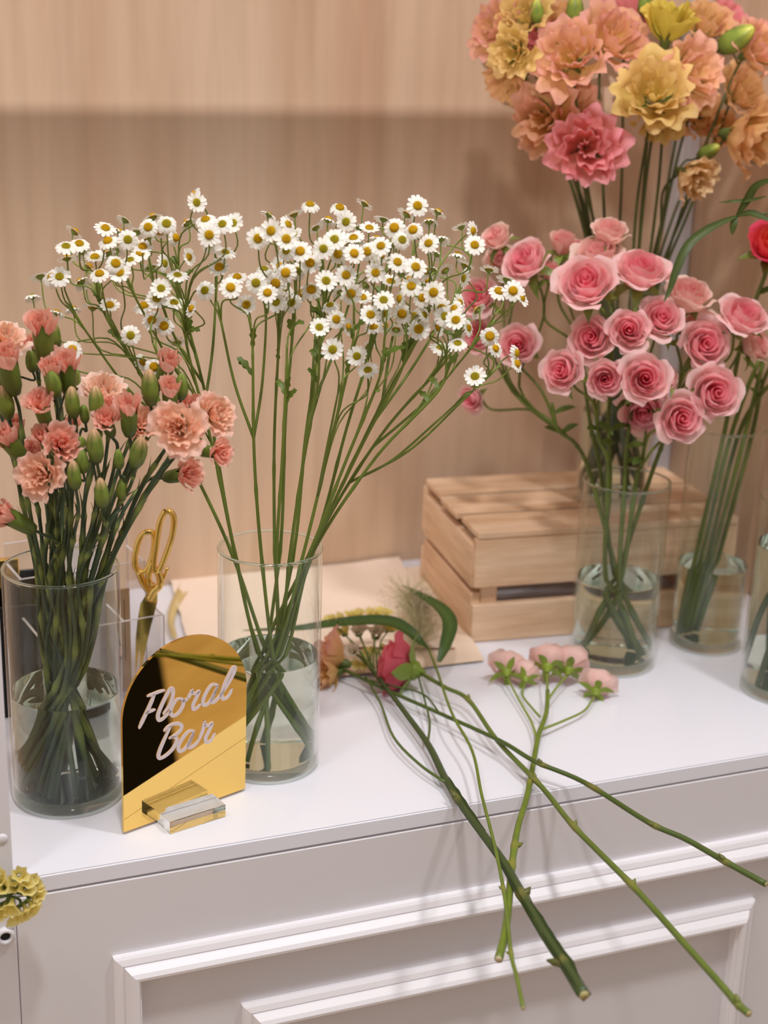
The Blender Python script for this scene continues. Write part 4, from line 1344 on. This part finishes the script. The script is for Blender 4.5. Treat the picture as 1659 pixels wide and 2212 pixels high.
# ------------------------------------------------------------------ wrapping paper on the counter
def sheet(name, label, cs, z0, zw, mat, seed):
    tl_, tr_, br_, bl_ = [atz(*c) for c in cs]
    nx, ny = 26, 18
    off = (tl_ + br_) / 2; off.z = ZC
    vs, fs = [], []
    for j in range(ny + 1):
        for i in range(nx + 1):
            u, v = i / nx, j / ny
            p = tl_.lerp(tr_, u).lerp(bl_.lerp(br_, u), v) - off
            e = max(0, 1 - min(u, v, 1 - u, 1 - v) * 9)
            p.z = z0 + zw * (0.5 + 0.5 * noise.noise(Vector((u * 5 + seed, v * 5, seed)))) * (0.4 + e) + (zw * 1.5 * max(0, u - 0.8) * 5 * (0.5 + 0.5 * math.sin(v * 21 + seed)))
            p.x += 0.003 * noise.noise(Vector((u * 8, v * 8, seed + 4)))
            vs.append(p)
    m = len(vs)
    vs += [Vector((p.x, p.y, p.z - 0.00025)) for p in vs]
    for j in range(ny):
        for i in range(nx):
            q = j * (nx + 1) + i
            fs.append((q, q + nx + 1, q + nx + 2, q + 1))
            fs.append((m + q, m + q + 1, m + q + nx + 2, m + q + nx + 1))
    mb = MB(); mb.add(vs, fs)
    t = thing(name, label, 'paper', off)
    part('sheet', mb.mesh('sheet', mat), t)
    return t
sheet('wrapping_paper', 'tan under sheet of wrapping paper with a crumpled right edge near the crate', ((560, 1262), (905, 1232), (1046, 1432), (640, 1478)), 0.0007, 0.0035, M['kraft_pale'] if 'kraft_pale' in M else M['paper'], 3)
wp = sheet('wrapping_paper', 'large cream sheet of wrapping paper behind the chamomile vase', ((368, 1262), (862, 1215), (985, 1410), (408, 1402)), 0.0048, 0.0015, M['paper'], 8)
cp = [atz(398, 1268, 0.012), atz(380, 1300, 0.011), atz(370, 1338, 0.009), atz(378, 1372, 0.007)]
cp = crom(cp, 4)
mb = MB()
vs, fs, cs = [], [], []
for i, p in enumerate(cp):
    t_ = (cp[min(i + 1, len(cp) - 1)] - cp[max(i - 1, 0)]).normalized()
    sd = t_.cross(UPZ).normalized()
    for k in range(9):
        a = -2.4 + 3.4 * k / 8
        r = 0.0065 * (1 - 0.5 * i / len(cp))
        vs.append(p + sd * (r * math.cos(a)) + UPZ * (r * math.sin(a)) - BASE[wp])
        cs.append(s(226, 206, 150))
for i in range(len(cp) - 1):
    for k in range(8):
        fs.append((i * 9 + k, i * 9 + k + 1, (i + 1) * 9 + k + 1, (i + 1) * 9 + k))
mb.add(vs, fs, cs)
part('curled_edge', mb.mesh('curled_edge', M['leaf']), wp)

# ------------------------------------------------------------------ cut flowers lying on the counter, stems over the edge
def lie(pl, n=6):
    return crom([atz(x, y, z) for x, y, z in pl], n)
def lying(name, label, cat, pl, r0, r1, col, knots=(), ridge=0.0, sides=8, group='cut flowers lying across the counter edge', endcol=None):
    pts = lie(pl)
    n = len(pts)
    t = thing(name, label, cat, pts[n // 3], group)
    rad_, col_ = [], []
    for i in range(n):
        r = r0 + (r1 - r0) * i / n
        c = mixc(col, s(58, 68, 26), 0.25 * ((i * 5) % 7) / 7)
        if i in knots:
            r *= 1.22; c = mixc(col, s(150, 136, 70), 0.5)
        rad_.append(r); col_.append(c)
    mb = MB(); tube(mb, pts, rad_, sides, col_, True, ridge, BASE[t])
    part('stem', mb.mesh('stem', M['green']), t)
    d = (pts[-1] - pts[-2]).normalized()
    mb = MB(); tube(mb, [pts[-1] - d * 0.0003, pts[-1] + d * 0.0005], rad_[-1] * 0.86, sides, endcol or s(186, 172, 118), True, 0, BASE[t])
    part('cut_end', mb.mesh('cut_end', M['green']), t)
    for k in knots:                                             # stubs of torn leaves
        o = (UPZ * rnd.uniform(-.2, 1) + RH * rnd.uniform(-1, 1)).normalized()
        tg = (pts[min(k + 1, n - 1)] - pts[k - 1]).normalized()
        mb = MB(); tube(mb, [pts[k], pts[k] + o * rad_[k] * 1.2 - tg * rad_[k] * 0.8, pts[k] + o * rad_[k] * 1.9 - tg * rad_[k] * 1.6], [rad_[k] * 0.8, rad_[k] * 0.6, rad_[k] * 0.15], 6, mixc(col, s(120, 110, 50), .4), True, 0, BASE[t])
        part('leaf_stub', mb.mesh('leaf_stub', M['green']), t)
    return t, pts
def side(t, pl, r, col, nm='branch'):
    q = lie(pl, 5)
    mb = MB(); tube(mb, q, [r * (0.8 + 0.2 * i / len(q)) for i in range(len(q))], 7, col, True, 0, BASE[t])
    part(nm, mb.mesh(nm, M['green']), t)
    return q
YG = s(126, 142, 54)
# coral rose
t, pts = lying('cut_rose', 'coral pink rose lying with green calyx to the viewer and long stem', 'flower', [(906, 1452, .022), (960, 1484, .020), (1012, 1512, .018), (1076, 1602, .014), (1170, 1700, .012), (1240, 1786, .014), (1365, 1912, .015), (1480, 2040, .014), (1560, 2130, .013), (1592, 2168, .012), (1618, 2190, .012)], 0.0021, 0.0029, s(104, 122, 50), (12, 23, 30, 36, 55))
D = face(-1.0, 0.12, -0.25)
core, PP = rose_meshes(71, s(236, 110, 118), s(236, 118, 126), s(234, 116, 134), 13, 1.0)
C0 = atz(900, 1450, .022)
b = part('bloom', core, t, C0, aim(D, 0.3), 0.066)
for m_ in PP:
    part('petal', m_, b)
part('calyx', sepals(s(118, 138, 48), 5, 0.62, 0.16, 0.15, 0.17, 9), b)
# lisianthus
t, pts = lying('cut_lisianthus', 'orange lisianthus lying behind the chamomile vase with slim dark stem', 'flower', [(716, 1432, .016), (760, 1455, .014), (830, 1488, .012), (950, 1541, .014), (1080, 1600, .020), (1156, 1645, .022), (1262, 1690, .018), (1400, 1776, .018), (1480, 1812, .017), (1568, 1862, .016), (1655, 1910, .014)], 0.0017, 0.0027, s(78, 96, 40), (31, 37, 43, 54))
side(t, [(785, 1466, .013), (850, 1482, .018), (915, 1500, .018), (950, 1541, .014)], 0.0011, s(78, 96, 40))
D = face(-1.0, 0.25, -0.15)
put_lisi(t, atz(742, 1432, .020), D, 0.062, 'peach')
put_lisi(t, atz(730, 1452, .012), face(-1.0, -0.05, 0.5), 0.050, 'orange')
for pl in ([(716, 1432, .016), (690, 1428, .02), (660, 1432, .022)], [(740, 1446, .014), (722, 1456, .013), (706, 1462, .011)]):
    lp = lie(pl, 4)
    mb = MB(); blade(mb, lp, 0.0045, UPZ - FH * .5, s(74, 98, 44), BASE[t], 0.2)
    part('leaf', mb.mesh('leaf', M['leaf']), t)
# leafy branch
t, pts = lying('cut_leaf_branch', 'slim green branch with two long dark leaves near the crate', 'foliage', [(924, 1398, .030), (944, 1448, .026), (976, 1540, .028), (1020, 1622, .024), (1040, 1715, .020), (1062, 1800, .018), (1078, 1870, .017), (1092, 1950, .016), (1104, 2060, .016), (1116, 2110, .015), (1130, 2178, .013)], 0.0014, 0.0017, s(112, 130, 50), (40, 48))
for pl, wd in (([(926, 1402, .030), (905, 1384, .040), (880, 1362, .048), (845, 1345, .052), (790, 1342, .050), (720, 1348, .046), (640, 1358, .040), (525, 1362, .034)], 0.0085), ([(948, 1430, .028), (962, 1395, .040), (972, 1350, .050), (955, 1318, .055), (915, 1290, .052), (868, 1264, .046)], 0.0085)):
    lp = lie(pl, 5)
    mb = MB(); blade(mb, lp, wd, UPZ * 1.0 - FH * 0.35, s(58, 82, 36), BASE[t], 0.25, s(78, 104, 48))
    part('leaf', mb.mesh('leaf', M['leaf']), t)
# spray rose seen from behind
t, pts = lying('cut_spray_rose', 'pale pink spray rose lying face down with five blooms', 'flower', [(1183, 1492, .016), (1180, 1540, .014), (1163, 1590, .011), (1150, 1660, .009), (1138, 1722, .009), (1118, 1790, .011), (1106, 1870, .012), (1098, 1960, .012), (1090, 2020, .012), (1077, 2072, .012)], 0.0022, 0.0034, s(110, 128, 44), (21, 33, 36), endcol=s(206, 186, 150))
for (x, y, z), dia, pl in (((1092, 1430, .020), .040, [(1095, 1462, .014), (1120, 1510, .010), (1148, 1560, .009), (1160, 1598, .010)]), ((1136, 1446, .014), .032, [(1135, 1474, .011), (1128, 1500, .008), (1150, 1530, .009), (1166, 1548, .010)]), ((1186, 1416, .030), .043, [(1182, 1452, .020), (1182, 1475, .018), (1183, 1492, .016)]), ((1238, 1428, .026), .044, [(1226, 1458, .018), (1205, 1482, .016), (1184, 1510, .015)]), ((1304, 1462, .018), .040, [(1285, 1502, .010), (1262, 1535, .008), (1215, 1558, .009), (1172, 1575, .011)])):
    q = side(t, pl, 0.0014, s(128, 146, 58))
    P = atz(x, y, z)
    D = (P - q[0]).normalized()
    D = (D + (FH * 0.6 + UPZ * 0.25)).normalized()
    core, PP = ROSE_BACK
    b = part('bloom', core, t, q[0] + D * dia * 0.12, aim(D, rnd.uniform(0, 6)), dia * 0.96)
    for m_ in PP:
        part('petal', m_, b)
    part('calyx', sepals(s(132, 150, 46), 5, 0.42, 0.11, 0.35, 0.16, int(x)), b)

# statice: papery florets in rows on winged stems
def floret(seed, c0, c1_, c2_):
    rg = random.Random(seed)
    n = 14
    vs, fs, cs = [], [], []
    for j, (r, z) in enumerate(((0.10, 0.0), (0.16, 0.35), (0.30, 0.70), (0.50, 0.92))):
        for k in range(n):
            a = 2 * math.pi * k / n
            jt = rg.uniform(-.07, .07) if j == 3 else rg.uniform(-.015, .015)
            rr = r * (1 + (0.10 if k % 2 else -0.10) * (j / 3)) + jt
            vs.append((rr * math.cos(a), rr * math.sin(a) * 0.8, z + jt * 1.2))
            cs.append((c0, mixc(c0, c1_, .6), c1_, c2_)[j])
    for j in range(3):
        for k in range(n):
            k2 = (k + 1) % n
            fs.append((j * n + k, j * n + k2, (j + 1) * n + k2, (j + 1) * n + k))
    mb = MB(); mb.add(vs, fs, cs)
    return mb.mesh('floret', M['petal'])
YFL = [floret(81 + k, s(150, 156, 70), s(244, 228, 140), s(250, 240, 172)) for k in range(3)]
WFL = [floret(91 + k, s(150, 150, 90), s(232, 218, 196), s(244, 232, 218)) for k in range(2)]
t, pts = lying('cut_statice', 'dark winged statice stem with cream and yellow papery florets', 'flower', [(800, 1442, .020), (838, 1490, .016), (872, 1535, .013), (925, 1608, .012), (962, 1682, .010), (1005, 1750, .010), (1080, 1852, .014), (1120, 1920, .016), (1180, 2022, .018), (1225, 2090, .018), (1262, 2150, .018)], 0.0022, 0.0046, s(70, 86, 46), (28, 43, 53), 0.22, 8)
side(t, [(790, 1462, .016), (822, 1520, .010), (850, 1592, .010), (905, 1650, .010), (962, 1690, .010)], 0.0016, s(86, 104, 50))
side(t, [(902, 1455, .018), (914, 1500, .016), (928, 1560, .014), (924, 1604, .012)], 0.0013, s(82, 98, 48))
for (i0, i1, w, sg) in ((44, 58, .0040, 1), (36, 47, .0028, -1), (48, 60, .0030, -1), (24, 34, .0022, 1)):
    rg = random.Random(i0)
    lp = [p + (RH * sg * 0.6 + UPZ * 0.5).normalized() * 0.0036 for p in pts[i0:i1]]
    mb = MB(); blade(mb, lp, [w * rg.uniform(.55, 1.1) * math.sin(math.pi * (i + .6) / (len(lp) + .2)) for i in range(len(lp))], RH * -sg * 0.5 + UPZ * .8, s(60, 76, 40), BASE[t], 0.1)
    part('stem_wing', mb.mesh('stem_wing', M['leaf']), t)
def fan(t, P, ax, up, n, size, kits, bcol):
    """a curved row of florets on a short green rachis"""
    ax = ax.normalized(); up = up.normalized()
    row = [P + ax * (size * 0.42 * (k - (n - 1) / 2)) - up * (size * 0.10 * (k - (n - 1) / 2) ** 2 / max(1, n)) for k in range(n)]
    if n > 1:
        mb = MB(); tube(mb, crom(row, 3), size * 0.13, 6, bcol, True, 0.2, BASE[t])
        part('rachis', mb.mesh('rachis', M['green']), t)
    for k, p in enumerate(row):
        d = (up + ax * (0.35 * (k - (n - 1) / 2) / max(1, n)) + Vector((rnd.uniform(-.15, .15), rnd.uniform(-.15, .15), rnd.uniform(-.1, .1)))).normalized()
        part('floret', rnd.choice(kits), t, p, aim(d, rnd.uniform(0, 6)), size * rnd.uniform(.9, 1.1))
for (px, py, z, n, sz, kit, sx_, sy_) in ((722, 1350, .040, 3, .013, YFL, -.2, 1), (765, 1340, .040, 3, .013, YFL, .0, 1), (815, 1335, .042, 4, .013, YFL, .2, 1), (745, 1372, .030, 2, .013, YFL, -.3, .6), (775, 1372, .032, 2, .014, WFL, .0, .8), (812, 1378, .030, 2, .016, WFL, .1, .9), (840, 1362, .036, 3, .014, YFL, .4, .7), (762, 1412, .024, 2, .016, WFL, -.2, .4), (800, 1408, .022, 2, .013, YFL, -.1, .3), (790, 1432, .014, 2, .014, YFL, -.3, .1), (738, 1398, .020, 2, .013, WFL, -.4, .4), (828, 1400, .024, 2, .014, YFL, .2, .2)):
    P = atz(px, py, z)
    fan(t, P, RH + UPZ * .1, face(sx_, sy_, .5), n, sz, kit, s(92, 110, 52))
    q = crom([pts[0].lerp(pts[4], rnd.random()), pts[0].lerp(P, .5) + UPZ * .004, P], 4)
    mb = MB(); tube(mb, q, 0.0009, 5, s(92, 110, 52), True, 0, BASE[t])
    part('side_stem', mb.mesh('side_stem', M['green']), t)

# fluffy grass plume
gb = atz(905, 1408, .010)
t = thing('grass_plume', 'fluffy pale green grass plume lying by the crate', 'grass', gb, None)
axis = crom([gb, atz(905, 1370, .016), atz(898, 1330, .028), atz(880, 1290, .040)], 6)
mb = MB(); tube(mb, axis, 0.0008, 5, s(150, 156, 96), True, 0, gb)
part('stem', mb.mesh('stem', M['green']), t)
mb = MB()
for k in range(1100):
    p0 = axis[rnd.randint(1, len(axis) - 1)]
    d = (face(rnd.uniform(-1.1, 1.1), rnd.uniform(0.05, 1.1), rnd.uniform(-.9, .7)))
    L = rnd.uniform(0.014, 0.040)
    e = p0 + d * L
    e.z = max(e.z, ZC + 0.006)
    mdl = p0.lerp(e, .5) + Vector((rnd.uniform(-.002, .002), rnd.uniform(-.002, .002), .002))
    cc = mixc(s(206, 204, 146), s(244, 226, 196), rnd.random())
    tube(mb, [p0, mdl, e], [0.00017, 0.00014, 0.00011], 3, cc, False, 0, gb)
    tube(mb, [e, e + d * 0.0016], [0.0006, 0.0002], 3, cc, False, 0, gb)
o = part('plume', mb.mesh('plume', M['plume']), t)
o['kind'] = 'stuff'

# yellow statice sprig at the lower left, its stem against the post
Q = lambda px, py, y=-0.032: aty(px, py, y)
st = [Q(40, 1925, -.026), Q(12, 1935, -.026), Q(-30, 1945, -.018), Q(-80, 1958, -.006), Q(-120, 1968, -.0032)]
t = thing('statice_sprig', 'pale yellow statice sprig in front of the white post at lower left', 'flower', st[-1])
mb = MB(); tube(mb, crom(st, 6), 0.0015, 7, s(96, 112, 52), True, 0.15, BASE[t])
part('stem', mb.mesh('stem', M['green']), t)
for (px, py, y, n, sz, sx_, sy_, ax) in ((6, 1905, -.034, 3, .014, -.1, .8, (.25, -1)), (32, 1910, -.030, 2, .012, .2, .6, (.2, -1)), (48, 1905, -.034, 3, .0135, .5, .6, (.35, -1)), (66, 1912, -.028, 3, .0125, 1.0, .5, (.2, -1)), (14, 1948, -.036, 3, .0135, -.1, -.3, (1, .6)), (45, 1955, -.034, 4, .0125, .5, -.4, (1, .7)), (-12, 1940, -.036, 3, .0135, -.3, .1, (.5, -1)), (62, 1940, -.030, 2, .012, .9, -.1, (.5, 1))):
    P = Q(px, py, y)
    fan(t, P, RH * ax[0] + UPZ * ax[1], face(sx_, sy_, .9), n, sz, YFL, s(84, 104, 44))
    mb = MB(); tube(mb, crom([st[1].lerp(st[0], rnd.random()), P - face(sx_, sy_, .9) * .006, P], 4), 0.0012, 5, s(84, 104, 44), True, 0, BASE[t])
    part('side_stem', mb.mesh('side_stem', M['green']), t)

# ------------------------------------------------------------------ acrylic organiser with scissors and cards behind the left vase
pr = aty(354, 1329, 0.262)
zt = pr.z - ZC
pl_ = atz(244, 1348, zt)
ux = (pr - pl_); lw = ux.length; ux.normalize(); uy = Vector((-ux.y, ux.x, 0))
x0 = -0.075
lw2 = lw
org = thing('acrylic_organiser', 'clear acrylic organiser holding scissors and cards behind the left vase', 'organiser', Vector((pl_.x, pl_.y, ZC)))
org.rotation_euler = (0, 0, math.atan2(ux.y, ux.x))
def opanel(nm, a, b, c, d, e, f):
    mb = MB(); box(mb, a, b, c, d, e, f, 0.0003)
    o = part(nm, mb.mesh(nm, M['acrylic'], False), org)
    if f - e > 0.02:  # thin pale strips paint the bright edge highlights
        mb = MB(); box(mb, a, b, c, d, f + .0001, f + .0007, .0001)
        part('edge_highlight', mb.mesh('edge_highlight', M['acr_highlight'], False), o)
        if b - a > d - c:
            mb = MB(); box(mb, b + .0001, b + .0006, c, d, e, f, .0002)
            part('edge_highlight', mb.mesh('edge_highlight', M['acr_highlight'], False), o)
    return o
tk = 0.0025
dq = 0.050
zt2 = zt + 0.040
opanel('base', x0, lw2, 0, 2 * dq + tk, 0.0005, tk)
opanel('front_panel', x0, lw2, 0, tk, tk + .0002, zt)
opanel('divider', x0, lw2, dq, dq + tk, tk + .0002, zt2)
opanel('back_panel', x0, lw2, 2 * dq, 2 * dq + tk, tk + .0002, zt2 + .02)
for xx in (x0, 0.010, lw2 - tk):
    opanel('side_wall', xx, xx + tk, tk + .0002, dq - .0002, tk + .0002, zt)
    opanel('side_wall', xx, xx + tk, dq + tk + .0002, 2 * dq - .0002, tk + .0002, zt2)
def opt(u, v, z):
    return Vector((pl_.x, pl_.y, ZC)) + ux * u + uy * v + UPZ * z
# scissors
SA = opt(lw * 0.7, dq * 0.5, 0)
S_ = lambda px, py, d=0.0: atd(px, py, SA, d)
scs = thing('scissors', 'gold scissors standing handles up in the clear organiser', 'scissors', Vector((SA.x, SA.y, ZC + tk)))
def loop(pl, r, d, nm='handle'):
    P = [S_(x, y, d) for x, y in pl]
    P = crom(P + [P[0], P[1]], 6)[:-6]
    mb = MB(); tube(mb, P, r, 10, None, False, 0, BASE[scs])
    part(nm, mb.mesh(nm, M['goldm']), scs)
loop([(358, 1104), (371, 1108), (376, 1128), (370, 1165), (356, 1205), (344, 1232), (334, 1232), (333, 1212), (338, 1175), (345, 1130)], 0.0031, -.001)
loop([(316, 1150), (328, 1150), (334, 1164), (331, 1195), (322, 1222), (310, 1236), (297, 1232), (291, 1214), (296, 1180), (305, 1158)], 0.0031, .003)
for pl, dd, rr in (([(340, 1234), (346, 1250), (344, 1266), (332, 1278), (322, 1296)], -.001, .0038), ([(300, 1235), (308, 1256), (318, 1272), (328, 1284)], .002, .0036), ([(330, 1215), (322, 1240), (322, 1258), (332, 1266)], .0, .0032), ([(362, 1226), (354, 1248), (346, 1262)], .001, .0018)):
    mb = MB(); tube(mb, crom([S_(x, y, dd) for x, y in pl], 5), rr, 9, None, True, 0, BASE[scs])
    part('shank', mb.mesh('shank', M['goldm']), scs)
for a, dd in (([(322, 1272), (340, 1278), (340, 1300), (332, 1330), (324, 1360), (312, 1415), (302, 1462), (302, 1385), (305, 1340), (308, 1310)], -.001), ([(330, 1270), (316, 1284), (303, 1305), (297, 1340), (293, 1380), (292, 1462), (302, 1400), (312, 1345), (324, 1310), (336, 1285)], .0025)):
    P = [S_(x, y, dd) for x, y in a]
    P = [Vector((p.x, p.y, max(p.z, ZC + tk + .001))) for p in P]
    n = len(P)
    mb = MB()
    mb.add([p - BASE[scs] for p in P] + [p + FH * .0018 - BASE[scs] for p in P], [tuple(range(n)), tuple(range(2 * n - 1, n - 1, -1))] + [(i, n + i, n + (i + 1) % n, (i + 1) % n) for i in range(n)])
    part('blade', mb.mesh('blade', M['goldm'], False), scs)
mb = MB(); lathe(mb, [(0.0001, .0016), (.002, .0014), (.0027, .0006), (.0027, -.001)], 18)
part('pivot_screw', mb.mesh('pivot_screw', M['goldm']), scs, S_(328, 1284, -.003), aim(-FH))
# cards standing in the rear compartment
def card(name, label, u0, u1, v, z1, mat, roundtop, lines, cat='card'):
    t = thing(name, label, cat, opt((u0 + u1) / 2, v, tk + .0006))
    w = (u1 - u0) / 2
    out_ = [(-w, 0), (w, 0)]
    if roundtop:
        for k in range(17):
            a = math.pi * k / 16
            out_.append((w * math.cos(a), z1 - w + w * math.sin(a)))
    else:
        out_ += [(w, z1), (-w, z1)]
    n = len(out_)
    mb = MB()
    mb.add([ux * x + UPZ * z for x, z in out_] + [ux * x + uy * .0012 + UPZ * z for x, z in out_], [tuple(range(n)), tuple(range(2 * n - 1, n - 1, -1))] + [(i, n + i, n + (i + 1) % n, (i + 1) % n) for i in range(n)])
    part('card_sheet', mb.mesh('card_sheet', mat, False), t)
    for (xa, xb, za, zb_) in lines:
        mb = MB()
        mb.add([ux * x - uy * .0002 + UPZ * z for x, z in ((xa * w, za * z1), (xb * w, za * z1), (xb * w, zb_ * z1), (xa * w, zb_ * z1))], [(0, 1, 2, 3)])
        part('print', mb.mesh('print', M['ink'], False), t)
    return t
card('gift_tag', 'white card with rounded top standing behind the carnation stems', -0.022, 0.016, dq + .022, 0.166, M['card'], True, [(-.5, .5, .80, .808), (-.6, .6, .70, .706), (-.6, .4, .67, .676)])
card('gift_tag', 'pale blank card with rounded top next to the gold scissors', 0.004, 0.036, dq + .032, 0.136, M['card'], True, [])
card('paper_card', 'brown kraft card with dark vertical print beside the scissors', 0.014, 0.040, dq + .012, 0.112, M['kraft'], False, [(-.1, .05, .70, .95), (-.1, .05, .30, .62), (.5, .56, .3, .9)])
card('paper_card', 'brown kraft card standing behind the left vase', -0.062, -0.030, dq + .014, 0.105, M['kraft'], False, [(-.4, .4, .8, .83)])
# black bin behind the left vase
c0 = atz(18, 1556)
bn = thing('black_box', 'black open box behind the left vase beside the white post', 'box', Vector((c0.x + 0.030, c0.y + 0.055, ZC)))
for (nm, a, b, c, d, e, f) in (('bottom', -.034, .034, -.05, .05, .0005, .004), ('side', -.034, .034, -.05, -.047, .0042, .118), ('side', -.034, .034, .047, .05, .0042, .118), ('side', -.034, -.031, -.0468, .0468, .0042, .118), ('side', .031, .034, -.0468, .0468, .0042, .118)):
    mb = MB(); box(mb, a, b, c, d, e, f, .0006)
    part(nm, mb.mesh(nm, M['dark'], False), bn)
mb = MB(); box(mb, -.026, -.006, -.004, .004, .0045, .150, .0008)
o = solo('gold_strip', mb.mesh('gold_strip', M['goldm'], False), 'gold strip standing in the black box behind the carnation vase', 'strip', (bn.location.x, bn.location.y, ZC + .0002))
